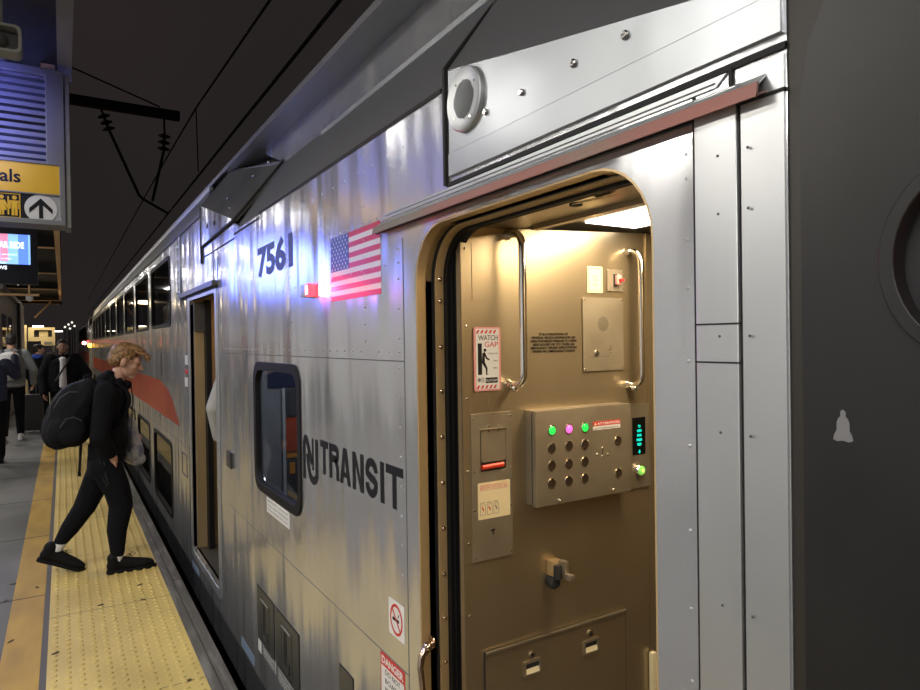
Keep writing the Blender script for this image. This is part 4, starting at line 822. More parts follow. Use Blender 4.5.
vb_ = (PW(258.5, 638)[1] + PW(274.5, 657)[1]) / 2
hatchbox(258.5, 274.5, vt_ + .015, vb_); hatchbox(276.5, 299, vt_ + .015, vb_)

a0 = PW(340, 664); m = MB(); hu1 = PW(353.5, 680)[0]; m.plate(FW, [rect(a0[0] - .004, -.1, hu1 + .004, a0[1] + .004)], .001, 'groove', .001); m.plate(FW, [rect(a0[0], -.1, hu1, a0[1])], .003, 'hatch', .004); m.plate(FW, [rect(a0[0] + .05, -.1, a0[0] + .09, a0[1] - .11)], .001, 'groove', .005); m.build('service_hatch', car)
def lab(px0, py0, px1, py1, hgt, mm, name, text=None, th=.0012, n=3, label=None):
    u0, v0 = PW(px0, py0); u1, v1 = PW(px1, py1); v = (v0 + v1) / 2; m = MB(); m.plate(FW, [rect(u0, v - hgt, u1, v)], .001, mm, th)
    if text:
        for k in range(n): m.text(FW, text[k % len(text)], (u0 + .01, v - hgt * (k + .85) / n, u1 - .01, v - hgt * (k + .25) / n), 'print_black', th + .0008, .0004)
    return m.build(name, car, label=label)
lab(241.5, 637, 254.5, 656, .055, 'sticker_blue', 'blue_label'); lab(192.5, 560, 199, 570.5, .06, 'sticker_blue', 'blue_label')
lab(263.5, 642, 276, 662, .07, 'sticker_grey', 'hatch_label', ['EMERGENCY', 'DOOR', 'RELEASE']); lab(278, 666, 296, 693, .07, 'sticker_grey', 'hatch_label', ['EMERGENCY', 'DOOR', 'RELEASE'])
lab(258.5, 638, 261.5, 643, .06, 'sticker_white', 'hatch_symbol')
# no smoking + danger
m = MB(); u0 = PW(389, 610)[0]; u1 = PW(404.5, 620)[0]; v1 = (PW(389, 597)[1] + PW(404.5, 607)[1]) / 2; v0 = (PW(389, 633)[1] + PW(404.5, 643)[1]) / 2
m.plate(FW, [rr(u0, v0, u1, v1, .006)], .001, 'sticker_white', .0012); cu, cv = (u0 + u1) / 2, (v0 + v1) / 2; R1 = min(u1 - u0, v1 - v0) * .40
m.plate(FW, [circ(cu, cv, R1, 28, 1.1), circ(cu, cv, R1 * .82, 28, 1.1)], .0005, 'sticker_red', .0018)
m.plate(FW, [rect(cu - R1 * .6, cv - .006, cu + R1 * .45, cv + .004)], .0005, 'print_black', .0017); m.plate(FW, [[(cu + R1 * .2, cv + .008), (cu + R1 * .28, cv + .008), (cu + R1 * .5, cv + R1 * .5), (cu + R1 * .4, cv + R1 * .5)]], .0005, 'print_black', .0017)
m.plate(FW, [[(cu - R1 * .68, cv + R1 * .62), (cu - R1 * .58, cv + R1 * .72), (cu + R1 * .68, cv - R1 * .62), (cu + R1 * .58, cv - R1 * .72)]], .0005, 'sticker_red', .0022)
m.build('no_smoking_sticker', car, label='white sticker with a red no smoking symbol')
m = MB(); u0 = PW(381, 660)[0]; u1 = PW(405, 680)[0]; v1 = (PW(381, 652)[1] + PW(405, 671)[1]) / 2; m.plate(FW, [rect(u0, v1 - .20, u1, v1)], .001, 'sticker_red', .0012); m.plate(FW, [rect(u0 + .006, v1 - .195, u1 - .005, v1 - .042)], .0005, 'sticker_white', .0018)
m.text(FW, 'DANGER', (u0 + .010, v1 - .034, u1 - .008, v1 - .009), 'sticker_white', .0018, .0005, .03)
for k, tx in enumerate(['DO NOT', 'BOARD', 'MOVING', 'TRAIN']): m.text(FW, tx, (u0 + .036, v1 - .064 - k * .028, u1 - .03, v1 - .048 - k * .028), 'print_black', .0024, .0004)
m.build('danger_sign', car, label='red and white DANGER sign')

# far doorway ------------------------------------------------------------
m = MB(); m.plate(WALLF(W), [rr(-5.70, -.10, -4.54, 2.02, .03), rr(-5.62, -.05, -4.60, 1.965, .03)], .03, 'light_steel', .006); m.build('far_door_frame', car)
m = MB(); m.box((W - .035, 4.52, 2.005), (W, 6.0, 2.04), 'hatch'); m.box((W - .012, 4.5, 1.99), (W, 6.0, 2.008), 'groove'); m.build('far_door_rail', car)
m = MB(); m.box((W + .03, 5.60, -.03), (W + .30, 5.64, 1.97), 'jamb_brass'); m.box((W + .10, 5.50, -.03), (W + .14, 5.6, 1.97), 'rubber'); m.box((W + .28, 5.5, 0), (W + .30, 5.6, 1.97), 'rubber'); m.box((W + .02, 5.55, 1.72), (W + .14, 5.6, 1.95), 'hatch'); m.build('far_door_jamb', car)
m = MB(); m.box((W + .02, 4.5, -.06), (2.95, 5.7, -.03), 'hatch'); m.box((W + .02, 4.5, 2.03), (2.95, 5.7, 2.05), 'ceiling_warm'); m.box((2.93, 4.5, 0), (2.95, 5.7, 2.05), 'bulkhead_steel'); m.box((W + .03, 5.70, -.03), (2.95, 5.72, 2.05), 'bulkhead_steel'); m.box((W + .03, 4.48, -.03), (2.95, 4.5, 2.05), 'bulkhead_steel'); m.build('far_vestibule', car)
# mid-section windows
for k in range(10):
    for (lst, nm, gm) in ((wins_u, 'upper_window', 'train_glass'), (wins_l, 'lower_window', 'dark_glass')):
        lp = lst[k]; m = MB(); m.plate(WALLF(W), [shift(lp, .012), shift(lp, -.025)], .03, 'rubber', .008); f = m.build(nm, car); m = MB(); m.plate(WALLF(W + .008), [shift(lp, -.012)], .006, gm); m.build('pane', f)
m = MB(); m.box((2.4, 6.3, -.35), (2.43, 25.2, 2.7), 'interior_dark'); m.box((W + .04, 6.3, 1.15), (2.4, 25.2, 1.2), 'interior_dark'); m.box((W + .04, 6.25, -.3), (2.4, 6.29, 2.7), 'interior_grey'); m.box((W + .04, 6.3, -.38), (2.4, 25.2, -.33), 'interior_dark'); m.box((W + .04, 6.3, 2.6), (2.4, 25.2, 2.62), 'interior_grey')
m.box((1.5, 6.8, 2.575), (1.65, 24, 2.59), 'amber_lens') if False else None
m.build('cabin_interior', car)
m = MB()
for k in range(20):
    y = 6.9 + k * .93
    for zf in (1.2, -.33): m.cbox((1.0, y, zf + .35), (2.0, y + .10, zf + 1.08), 'seat_fabric', .04); m.cbox((1.0, y - .4, zf + .32), (2.0, y, zf + .44), 'seat_fabric', .03)
m.build('seat_rows', car)
# ladder-like grille beside the upper window, red stripe
m = MB(); u0, u1 = -6.26, -6.04; m.plate(FW, [rr(u0, 1.95, u1, 2.56, .02), rr(u0 + .03, 1.99, u1 - .05, 2.53, .01)], .008, 'body_steel', .008)
for k in range(5): z = 2.07 + k * .10; m.plate(FW, [rect(u0 + .02, z, u1 - .03, z + .012)], .005, 'light_steel', .007)
m.plate(FW, [rect(u1 - .04, 1.97, u1 - .015, 2.56)], .005, 'light_steel', .012); m.build('marker_grille', car)
def fan(y):  # top edge of the stripe
    return 1.33
m = MB(); m.plate(FW, [[(-25.3, .885), (-6.25, .885), (-6.45, .97), (-6.7, 1.09), (-7.0, 1.17), (-7.6, 1.24), (-25.3, 1.24)]], .001, 'stripe_red', .001); m.build('red_stripe', car, label='red stripe')
# roof conduit/standoff pieces along the near roof edge
m = MB()
for k in range(16): y = .7 + k * .21; m.box((1.055, y, 2.795), (1.075, y + .03, 2.81), 'groove')
m.tube([(1.12, 3.1, 2.82), (1.10, 3.9, 2.80), (1.06, 4.3, 2.80)], .02, 'wire', 6); m.build('roof_clips', car)

# ================================================================== the next railcar (far)
c2 = thing('railcar', 'farther double-deck railcar coupled behind the nearest one, with red and amber lamps', 'train', (2.4, 38, 0))
m = MB(); yw = 26.6
wu = [rr(-(32 + 1.87 * k + 1.5), 1.80, -(32 + 1.87 * k), 2.455, .08, 3) for k in range(8)]
d2 = rr(-29.2, -.03, -28.2, 1.96, .02, 2)
m.plate(WALLF(W), [[(-52, -.4), (-yw, -.4), (-yw, 2.3), (-29.8, 2.3), (-29.8, 2.6), (-52, 2.6)], d2] + wu, .03, 'body_steel'); m.solid([(W, yw, 2.3), (1.08, yw, 2.62), (1.08, 29.8, 2.62), (W, 29.8, 2.3)], (.02, 0, -.01), 'roof_steel'); m.solid([(W, 29.8, 2.6), (.95, 29.8, 2.76), (.95, 52, 2.76), (W, 52, 2.6)], (.02, 0, -.01), 'roof_steel'); m.box((1.08, yw, 2.6), (3.9, 52, 2.78), 'roof_steel'); m.box((W + .03, yw, -.4), (3.9, yw + .03, 2.7), 'body_steel')
m.box((3.9, yw, -.4), (3.93, 52, 2.8), 'body_steel'); m.box((2.4, 29.8, -.3), (2.43, 51, 2.6), 'interior_dark'); m.build('body_shell', c2)
m = MB(); m.box((W + .05, 28.1, 0), (1.6, 28.12, 2), 'ceiling_warm'); m.box((W + .05, 29.3, 0), (1.6, 29.32, 2), 'bulkhead_steel'); m.box((1.6, 28.1, 0), (1.62, 29.3, 2.), 'bulkhead_steel'); m.build('vestibule', c2)
for k in range(8): m = MB(); m.plate(WALLF(W), [shift(wu[k], .02), shift(wu[k], -.02)], .03, 'rubber', .01); f = m.build('upper_window', c2); m = MB(); m.plate(WALLF(W + .008), [shift(wu[k], -.01)], .006, 'train_glass'); m.build('pane', f)
m = MB(); m.plate(FW, [rect(-52, .885, -30, 1.33)], .001, 'stripe_red', .001); m.build('red_stripe', c2, label='red stripe')
for (yl, z, mm, nm) in ((WX(84, 343, W - .05).y, WX(84, 343, W - .05).z, 'hot_lens', 'red_lamp'), (WX(90, 345.5, W - .05).y, WX(90, 345.5, W - .05).z, 'amber_lens', 'amber_lamp')):
    m = MB(); m.cbox((W - .09, yl - .10, z - .10), (W, yl, z + .10), 'dark_chrome', .01); l_ = m.build(nm, c2); m = MB(); m.lathe((W - .05, yl - .10, z), (0, -1, 0), [(.075, 0), (.08, .03), (.05, .07), (.01, .08)], mm, 12); m.build('lens', l_)
l = bpy.data.lights.new('tail_lamp_light', 'POINT'); l.energy = 2.5; l.color = (1, .05, .05); l.shadow_soft_size = .08; o = bpy.data.objects.new('tail_lamp_light', l); COL.objects.link(o); o.location = (W - .2, WX(84, 343, W - .05).y - .3, 1.78)
m = MB(); m.box((1.2, YE + .01, -.2), (3.4, 26.58, 2.3), 'rubber'); tag(m.build('gangway_bellows'), 'black rubber gangway between the two far railcars', 'gangway')

# ================================================================== dark body at the right edge (next vehicle, very near)
c3 = thing('railcar', 'dark unlit vehicle end at the right edge with bell decal and oval red lamp', 'train', (2.4, -6, 0))
m = MB(); D0 = .524
ovc = (-.322, 1.708); oval = circ(ovc[0], ovc[1], .09, 36, 1.22)
m.plate(WALLF(W - .004), [[(6, -.4), (-D0 - -.0, -.4), (-D0, 1.95), (-D0 + .012, 2.02), (-D0 + .05, 2.10), (-D0 + .10, 2.16), (6, 2.16)], oval][:2], .02, 'dark_paint', .0)
m.solid([(W - .004, .42, 2.16), (1.1, .42, 2.6), (1.1, -6, 2.6), (W - .004, -6, 2.16)], (.03, 0, -.02), 'dark_paint'); m.box((1.1, -6, 2.58), (3.9, .42, 2.6), 'dark_paint')
m.build('body_shell', c3)
m = MB(); m.cbox((W + .001, D0 - .08, -.4), (W + .03, D0 + .020, 2.5), 'dark_post', .005); m.build('corner_post', c3)
m = MB(); m.plate(WALLF(W - .004), [shift(oval, .010), shift(oval, -.008)], .03, 'dark_paint', .008); m.plate(WALLF(W + .03), [oval], .01, 'interior_dark'); l_ = m.build('lamp_bezel', c3, bevel=.004)
m = MB(); m.lathe((W + .03, -ovc[0] , ovc[1]), (-1, 0, 0), [(.050, 0), (.045, .012), (.02, .02), (.002, .022)], 'sticker_red', 20); m.build('red_lens', l_, label='unlit red lens')
m = MB(); bc = PW(845, 425); bell = [(-.014, -.017), (-.008, -.019), (0, -.0175), (.008, -.019), (.014, -.017), (.0125, -.011), (.009, -.006), (.009, .003), (.0065, .008), (.0035, .010), (.004, .015), (0, .018), (-.0035, .016), (-.0035, .010), (-.0065, .008), (-.009, .003), (-.009, -.006), (-.0125, -.011)]
m.plate(WALLF(W - .004), [[(bc[0] + u * .92, bc[1] + v * 1.15) for u, v in bell]], .001, 'bell_grey', .001); m.build('bell_decal', c3, label='small grey bell decal')

# ================================================================== people
TMP = bpy.data.scenes.new('scratch')
def _unit():
    bm = bmesh.new(); bmesh.ops.create_uvsphere(bm, u_segments=14, v_segments=9, radius=1); bm.verts.index_update()
    r = [v.co.copy() for v in bm.verts], [[v.index for v in f.verts] for f in bm.faces]; bm.free(); return r
UV_, UF_ = _unit()
def prim(ac, p):
    V_, F_ = ac; k = p[0]
    if k == 'e':
        _, c, r, M3 = p; c = Vector(c); M3 = M3 or Matrix.Identity(3); A = M3 @ Matrix.Diagonal(r); n = len(V_)
        V_ += [c + A @ v for v in UV_]; F_ += [[n + i for i in f] for f in UF_]
    elif k == 'c':
        _, a, ra, b, rb = p; a = Vector(a); b = Vector(b); L = (b - a).length
        for c, r in ((a, ra), (b, rb)): prim(ac, ('e', c, (r, r, r), None))
        if L > 1e-5:
            q = (b - a).to_track_quat('Z', 'Y').to_matrix(); x, y = q.col[0], q.col[1]; n = len(V_); N = 14
            for c, r in ((a, ra), (b, rb)): V_ += [c + (x * math.cos(2 * PI * i / N) + y * math.sin(2 * PI * i / N)) * r for i in range(N)]
            F_ += [[n + i, n + (i + 1) % N, n + N + (i + 1) % N, n + N + i] for i in range(N)] + [[n + i for i in range(N)][::-1], [n + N + i for i in range(N)]]
    elif k == 's':
        _, a, ra, b, rb, M3, n = p; a = Vector(a); b = Vector(b)
        for i in range(n + 1):
            t = i / n; prim(ac, ('e', a.lerp(b, t), [ra[j] * (1 - t) + rb[j] * t for j in range(3)], M3))
def blob(name, prims, m, vox, parent=None, smooth=4, label=None, minz=None):
    ac = ([], [])
    for p in prims: prim(ac, p)
    me = bpy.data.meshes.new('t'); me.from_pydata(ac[0], [], ac[1]); me.update(); o = bpy.data.objects.new('t', me); TMP.collection.objects.link(o)
    r = o.modifiers.new('r', 'REMESH'); r.mode = 'VOXEL'; r.voxel_size = vox
    if smooth: q = o.modifiers.new('s', 'SMOOTH'); q.factor = .6; q.iterations = smooth
    dg = TMP.view_layers[0].depsgraph; TMP.view_layers[0].update(); dg = TMP.view_layers[0].depsgraph; ev = bpy.data.meshes.new_from_object(o.evaluated_get(dg))
    bpy.data.objects.remove(o); bpy.data.meshes.remove(me)
    ev.name = name; ev.materials.clear(); ev.materials.append(MATS[m])
    ev.polygons.foreach_set('use_smooth', [True] * len(ev.polygons))
    if minz is not None:
        for v in ev.vertices:
            if v.co.z < minz: v.co.z = minz
    o = bpy.data.objects.new(name, ev); COL.objects.link(o)
    if parent: attach(o, parent)
    if label: o['label'] = label
    return o
def frame3(fwd, up=(0, 0, 1)):
    f = Vector(fwd).normalized(); r = f.cross(Vector(up)).normalized(); u = r.cross(f)
    return Matrix((r, f, u)).transposed()
def head_prims(c, M3, s=1.):
    P = lambda x, y, z: Vector(c) + M3 @ Vector((x * s, y * s, z * s))
    out = [('e', P(0, -.012, .028), (.074 * s, .094 * s, .088 * s), M3), ('e', P(0, .034, -.035), (.056 * s, .058 * s, .070 * s), M3), ('e', P(0, .058, -.086), (.032 * s, .030 * s, .024 * s), M3), ('e', P(0, .058, -.058), (.036 * s, .030 * s, .030 * s), M3), ('e', P(0, .060, .022), (.056 * s, .034 * s, .040 * s), M3),
           ('c', P(0, .084, .012), .009 * s, P(0, .108, -.022), .012 * s), ('e', P(0, .096, -.026), (.016 * s, .012 * s, .009 * s), M3),
           ('e', P(0, .080, .024), (.050 * s, .014 * s, .010 * s), M3), ('e', P(0, .084, -.050), (.024 * s, .010 * s, .0055 * s), M3), ('e', P(0, .081, -.061), (.020 * s, .010 * s, .006 * s), M3)]
    for x in (-1, 1):
        out += [('e', P(.038 * x, .058, -.020), (.022 * s, .024 * s, .022 * s), M3), ('e', P(.077 * x, -.010, -.008), (.009 * s, .018 * s, .031 * s), M3)]
    return out
def eyes(c, M3, parent, s=1.):
    P = lambda x, y, z: Vector(c) + M3 @ Vector((x * s, y * s, z * s))
    for x in (-1, 1):
        a = MB(); q = P(.031 * x, .078, .006); a.ball(q, (.011 * s, .011 * s, .008 * s), 'eye_white', 10); q2 = P(.031 * x, .0865, .005); a.ball(q2, .005 * s, 'eye_dark', 8); a.build('eye', parent)
def hand_prims(w, d, n, s=1., curl=.5, side=1):
    """w wrist, d pointing along the hand, n palm normal"""
    d = Vector(d).normalized(); n = (Vector(n) - d * Vector(n).dot(d)).normalized(); x = d.cross(n) * side; w = Vector(w); M3 = Matrix((x, n, d)).transposed()
    out = [('e', w + d * .048 * s, (.040 * s, .015 * s, .052 * s), M3), ('c', w, .026 * s, w + d * .03 * s, .028 * s)]
    for i, (off, L) in enumerate(((-.030, .062), (-.010, .074), (.010, .070), (.029, .056))):
        p = w + d * .088 * s + x * off * s; a = 0; r = .0095 * s
        for seg in (.45, .32, .26):
            a += curl * .9; q = p + (d * math.cos(a) + n * math.sin(a)) * L * seg * s; out.append(('c', p, r, q, r * .92)); p = q; r *= .92
    p = w + d * .025 * s - x * .030 * s; q = p + (d * .55 - x * .55 + n * .35) * .05 * s; out += [('c', p, .013 * s, q, .011 * s), ('c', q, .011 * s, q + (d * .8 + n * .45) * .032 * s, .009 * s)]
    return out
def shoe(name, heel, fwd, up, L, mname, parent, sole=None, s=1.):
    f = Vector(fwd).normalized(); u = (Vector(up) - f * Vector(up).dot(f)).normalized(); r = f.cross(u); M3 = Matrix((r, f, u)).transposed(); h = Vector(heel)
    P = lambda x, y, z: h + r * x + f * y + u * z
    o = blob(name, [('e', P(0, L * .15, .052), (.036, .048, .052), M3), ('s', P(0, L * .22, .062), (.038, .052, .056), P(0, L * .74, .040), (.044, .058, .036), M3, 6), ('e', P(0, L * .84, .036), (.038, .044, .028), M3), ('c', P(0, L * .17, .06), .042, P(0, L * .15, .105), .045)], mname, .007 * s, parent, 3)
    a = MB(); a.plate((P(0, 0, 0), r, f), [[(-.034, .02), (-.022, -.002), (.022, -.002), (.034, .02), (.033, L * .4), (.045, L * .7), (.036, L * .92), (.012, L + .006), (-.012, L + .006), (-.036, L * .92), (-.045, L * .7), (-.033, L * .4)]], .026, sole or mname, .024)
    a.build('sole', o, bevel=.005); return o, P

# ---- the walking man in profile ------------------------------------------------
def Q(px, py, dy=0.): return WY(px, py, 5.34 + dy)
pm = thing('person', 'person in black jacket and joggers with short fair hair stepping toward the train, looking down', 'person', (.2, 5.34, 0))
RS, LS = -.15, .15            # right side is the nearer one
HS = 1.07
hc = Q(126, 361.5); HM = frame3((.93, -.12, -.33))
neck0 = Q(114, 386); neck1 = Q(119.5, 372)
shR, shL = Q(106, 393, RS - .02), Q(110, 393, LS + .02)
elR = Q(99.5, 437, -.23); wrR = Q(113.5, 458, -.165)
elL = Q(114, 428, .24); wrL = Q(129, 431, .14)
hipR, hipL = Q(107, 468, -.09), Q(103, 468, .09)
kneeR, ankR = Q(121, 505, -.09), Q(117.5, 556, -.12)
kneeL, ankL = Q(85, 506, .09), Q(58, 546, .10)
body = head_prims(hc, HM, HS) + [('c', neck0, .06, neck1, .050), ('s', Q(112, 396), (.09, .17, .08), Q(105, 462), (.09, .14, .09), None, 8),
    ('c', shR, .05, elR, .038), ('c', elR, .036, wrR, .026), ('c', shL, .05, elL, .038), ('c', elL, .036, wrL, .026),
    ('c', hipR, .08, kneeR, .055), ('c', kneeR, .052, ankR, .034), ('c', hipL, .08, kneeL, .055), ('c', kneeL, .052, ankL, .034)]
body += hand_prims(wrR, (.12, .42, -.9), (.9, .1, .35), .9, .25, 1) + hand_prims(wrL, (.8, -.1, -.5), (0, -.3, -1), .95, 1.1, -1)
b_ = blob('body', body, 'skin', .0042, pm, 3)
a = MB()
for x in (-1, 1): q = hc + HM @ Vector((.033 * x, .0865, .002)); a = MB(); a.ball(q, (.008, .005, .003), 'eye_dark', 10); a.build('eye', b_)
# hair: cap, short sides, swept fringe
HP = lambda x, y, z: hc + HM @ Vector((x * HS, y * HS, z * HS))
hp_ = [('e', HP(0, -.020, .044), (.086, .102, .094), HM), ('e', HP(0, -.054, .0), (.080, .064, .066), HM), ('e', HP(0, .022, .098), (.064, .084, .034), HM)]
rnd = random.Random(3)
for i in range(150):
    a = rnd.uniform(-1, 1); y = rnd.uniform(-.085, .065); z = .104 - abs(a) ** 2 * .034 - (.030 * ((-y - .03) / .055) if y < -.03 else 0); p = HP(a * .060, y - .004, z + .008)
    d = HM @ Vector((a * .2 + rnd.uniform(-.12, .12), 1, rnd.uniform(-.05, .32) - (.4 if y > .03 else 0) - (.0 if y > -.04 else -.3))); d.normalize(); L = rnd.uniform(.028, .045)
    hp_.append(('c', p, .008, p + d * L, .0042))
for i in range(70):
    a = rnd.uniform(-.95, .95); p = HP(a * .056, .070, .088 - abs(a) * .02); q = HP(a * .064 + rnd.uniform(-.008, .008), rnd.uniform(.098, .140), rnd.uniform(.036, .072)); mid_ = HP(a * .058, .102, .086 + rnd.uniform(-.006, .008)); hp_ += [('c', p, .009, mid_, .007), ('c', mid_, .007, q, .0035)]
for i in range(70):
    t = rnd.uniform(-2.6, 2.6); sx = math.sin(t); cy = -math.cos(t); z = rnd.uniform(-.030, .065)
    if cy > .30 and z < .06: continue
    p = HP(sx * .078, cy * .098 - .014, z); hp_.append(('c', p, .0065, p + HM @ Vector((sx * .001, .003, -.014)), .005))
blob('hair', hp_, 'hair_blond', .0038, pm, 1)
# jacket with collar and bunched hood
jk = [('s', Q(113, 393), (.105, .19, .085), Q(109, 425), (.115, .175, .12), None, 6), ('s', Q(109, 425), (.115, .175, .12), Q(107, 455), (.125, .165, .075), None, 6),
      ('c', shR, .078, elR, .062), ('c', elR, .064, Q(110, 452, -.19), .048), ('c', shL, .078, elL, .062), ('c', elL, .06, Q(126, 430, .16), .046),
      ('e', Q(120, 400, 0), (.075, .14, .10), None), ('e', Q(121, 440), (.05, .13, .09), None)]
for k in range(9):
    t = PI * 2 * k / 9; c = Q(117, 381); jk.append(('e', c + Vector((.072 * math.cos(t) + .0, .072 * math.sin(t), -.030 * math.cos(t))), (.026, .026, .034), None))
jk += [('e', Q(105, 378), (.050, .095, .040), None), ('e', Q(109, 373.5), (.040, .085, .026), None), ('e', Q(101, 383), (.05, .10, .035), None)]
J = blob('jacket', jk, 'cloth_black', .006, pm, 4)
a = MB(); a.tube([Q(131, 384.5, -.02), Q(133, 400, -.02), Q(131.5, 425, -.02), Q(128.5, 452, -.02)], .004, 'zip_grey', 6); a.build('zip', J)
a = MB(); a.tube([Q(117, 458, -.155), Q(112, 463, -.165), Q(110.5, 467, -.16)], .006, 'zip_grey', 6); a.build('cuff_edge', J)
tr = [('s', Q(107, 455), (.115, .15, .06), Q(104, 470), (.11, .155, .08), None, 4), ('c', Q(106, 466, -.08), .105, Q(117, 489, -.09), .088), ('c', Q(117, 489, -.09), .088, kneeR, .080), ('c', kneeR, .080, Q(117, 530, -.105), .066), ('c', Q(117, 530, -.105), .066, Q(117.5, 552, -.12), .047),
      ('e', Q(121.5, 505, -.09), (.070, .06, .06), None), ('e', Q(120.5, 514, -.095), (.066, .06, .06), None), ('c', Q(103, 467, .08), .10, kneeL, .076), ('c', kneeL, .074, Q(70, 528, .095), .062), ('c', Q(70, 528, .095), .062, Q(61, 541, .10), .044)]
T = blob('trousers', tr, 'trouser_black', .006, pm, 4)
a = MB(); a.tube([Q(104, 462, -.175), Q(105.5, 475, -.178), Q(108.5, 485, -.172)], .0035, 'zip_grey', 6); a.tube([Q(100, 462, -.165), Q(102.5, 478, -.168), Q(107.5, 487, -.168)], .003, 'zip_grey', 6); a.build('pocket_zip', T)
for nm, c0, c1 in (('sock', Q(117.3, 549, -.12), Q(117, 560, -.12)), ('sock', Q(62, 541, .10), Q(56, 550, .10))):
    blob(nm, [('c', c0, .040, c1, .039)], 'sock_white', .005, pm, 2)
so, P = shoe('shoe', Vector((Q(106.5, 571, -.12).x, 5.22, .004)), (1, -.02, 0), (0, 0, 1), .315, 'shoe_black', pm)
ms = MB()
for k in range(4): ms.tube([P(-.030, .15 + k * .022, .078 - k * .007), P(0, .158 + k * .022, .092 - k * .009), P(.030, .15 + k * .022, .078 - k * .007)], .0035, 'zip_grey', 5)
ms.tube([P(-.01, .14, .095), P(-.02, .165, .125), P(-.028, .19, .108), P(-.012, .16, .098), P(.01, .14, .125), P(.03, .12, .11)], .003, 'zip_grey', 5); ms.build('laces', so)
h2 = Q(36.5, 560.5, .10); toe = Q(79, 570.5, .10); fv = (toe - h2)
toe.z = .005
so2, P = shoe('shoe', h2, (fv.x, -.02, toe.z - h2.z), (0, 0, 1), .315, 'shoe_black', pm)
ms = MB()
for k in range(4): ms.tube([P(-.030, .15 + k * .022, .078 - k * .007), P(0, .158 + k * .022, .092 - k * .009), P(.030, .15 + k * .022, .078 - k * .007)], .0035, 'zip_grey', 5)
ms.tube([P(-.01, .14, .095), P(-.02, .165, .115), P(-.028, .19, .10), P(-.012, .16, .098), P(.01, .14, .115), P(.03, .12, .11)], .003, 'zip_grey', 5); ms.build('laces', so2)

# backpack
bp = thing('backpack', 'large rounded black backpack worn by the fair-haired person', 'backpack', Q(70, 420)[:])
tilt = Matrix.Rotation(math.radians(24), 3, 'Y')
main = [('e', Q(73.5, 413), (.165, .17, .235), tilt), ('e', Q(64.5, 424), (.135, .165, .185), tilt), ('e', Q(81, 404), (.11, .165, .20), tilt), ('e', Q(79, 428), (.09, .15, .14), tilt), ('e', Q(86, 392), (.07, .14, .08), tilt)]
Bm = blob('main_compartment', main, 'pack_black', .008, bp, 6)
blob('front_pocket', [('e', Q(60, 431, 0), (.105, .145, .125), tilt), ('e', Q(62, 428, -.06), (.10, .12, .13), tilt)], 'pack_black', .008, bp, 4)
blob('side_pocket', [('e', Q(72, 431, -.155), (.085, .03, .10), tilt), ('e', Q(70, 434, -.16), (.07, .03, .07), tilt)], 'pack_black', .007, bp, 3)
a = MB(); 
for pts in (([(47.5, 420), (52, 403), (62, 390), (74, 383), (84, 380)], -.08), ([(54, 408), (60, 398), (69, 392), (78, 392)], -.165), ([(60, 428), (66, 419), (74, 417), (82, 421)], -.195)):
    a.tube([Q(x, y, pts[1]) for x, y in pts[0]], .0045, 'zip_grey', 6)
a.build('zip', bp)
a = MB(); a.tube([Q(84, 383, 0), Q(85, 376, 0), Q(88.5, 374.5, 0), Q(91, 381, 0)], .011, 'pack_black', 8); a.build('top_handle', bp)
def strap(pts, w, parent, nm='shoulder_strap'):
    a = MB(); P_ = [Vector(p) for p in pts]
    for i in range(len(P_) - 1):
        pass
    n = len(P_); L_ = []; R_ = []; 
    vs = []; 
    for p in P_: vs += [p + Vector((0, -w, .0)), p + Vector((0, w, 0)), p + Vector((.008, w, .010)), p + Vector((.008, -w, .010))]
    fs = []
    for i in range(n - 1):
        for k in range(4): fs.append((4 * i + k, 4 * i + (k + 1) % 4, 4 * i + 4 + (k + 1) % 4, 4 * i + 4 + k))
    fs += [(0, 1, 2, 3), (4 * n - 4, 4 * n - 3, 4 * n - 2, 4 * n - 1)]
    a.add(vs, fs, 'pack_black'); o = a.build(nm, parent, bevel=.003); return o
for dy in (-.125, .125):
    strap([Q(93, 388, dy), Q(100, 382.5, dy), Q(108, 381.5, dy), Q(117, 384.5, dy), Q(125, 391, dy), Q(127.5, 400, dy), Q(124, 415, dy * 1.2), Q(112, 430, dy * 1.45), Q(95, 438, dy * 1.5)], .028, bp)
for x, dy in ((79.5, -.10), (88, .08)):
    a = MB(); a.solid([Q(x, 444, dy), Q(x + 3, 444, dy), Q(x + 1.2, 474, dy), Q(x - 1.5, 474, dy)], (0, .004, 0), 'pack_black'); a.solid([Q(x - 1.8, 472, dy), Q(x + 1.6, 472, dy), Q(x + 1.6, 476.5, dy), Q(x - 1.8, 476.5, dy)], (0, .008, 0), 'pack_black'); a.build('loose_strap', bp)
# plastic bag held in front
bg = thing('plastic_bag', 'crumpled grey-white plastic bag held in front of the fair-haired person', 'bag', Q(134, 440)[:])
bl = [('s', Q(131, 424, .10), (.035, .03, .05), Q(135, 452, .10), (.062, .06, .09), None, 6), ('e', Q(137, 459, .11), (.062, .055, .05), None), ('e', Q(129, 455, .10), (.045, .05, .055), None)]
for i in range(14): a_ = rnd.uniform(0, 6.28); z = rnd.uniform(432, 464); c = Q(134 + 5.5 * math.cos(a_), z, .10 + .04 * math.sin(a_)); bl.append(('e', c, (rnd.uniform(.015, .03), .02, rnd.uniform(.02, .045)), Matrix.Rotation(rnd.uniform(-.6, .6), 3, 'Y')))
blob('bag_body', bl, 'bag_plastic', .006, bg, 2)
a = MB(); a.tube([Q(129, 428, .12), Q(129, 419, .12), Q(131, 414, .11), Q(133.5, 419, .10), Q(133, 428, .10)], .006, 'bag_plastic', 8); a.build('bag_handle', bg)

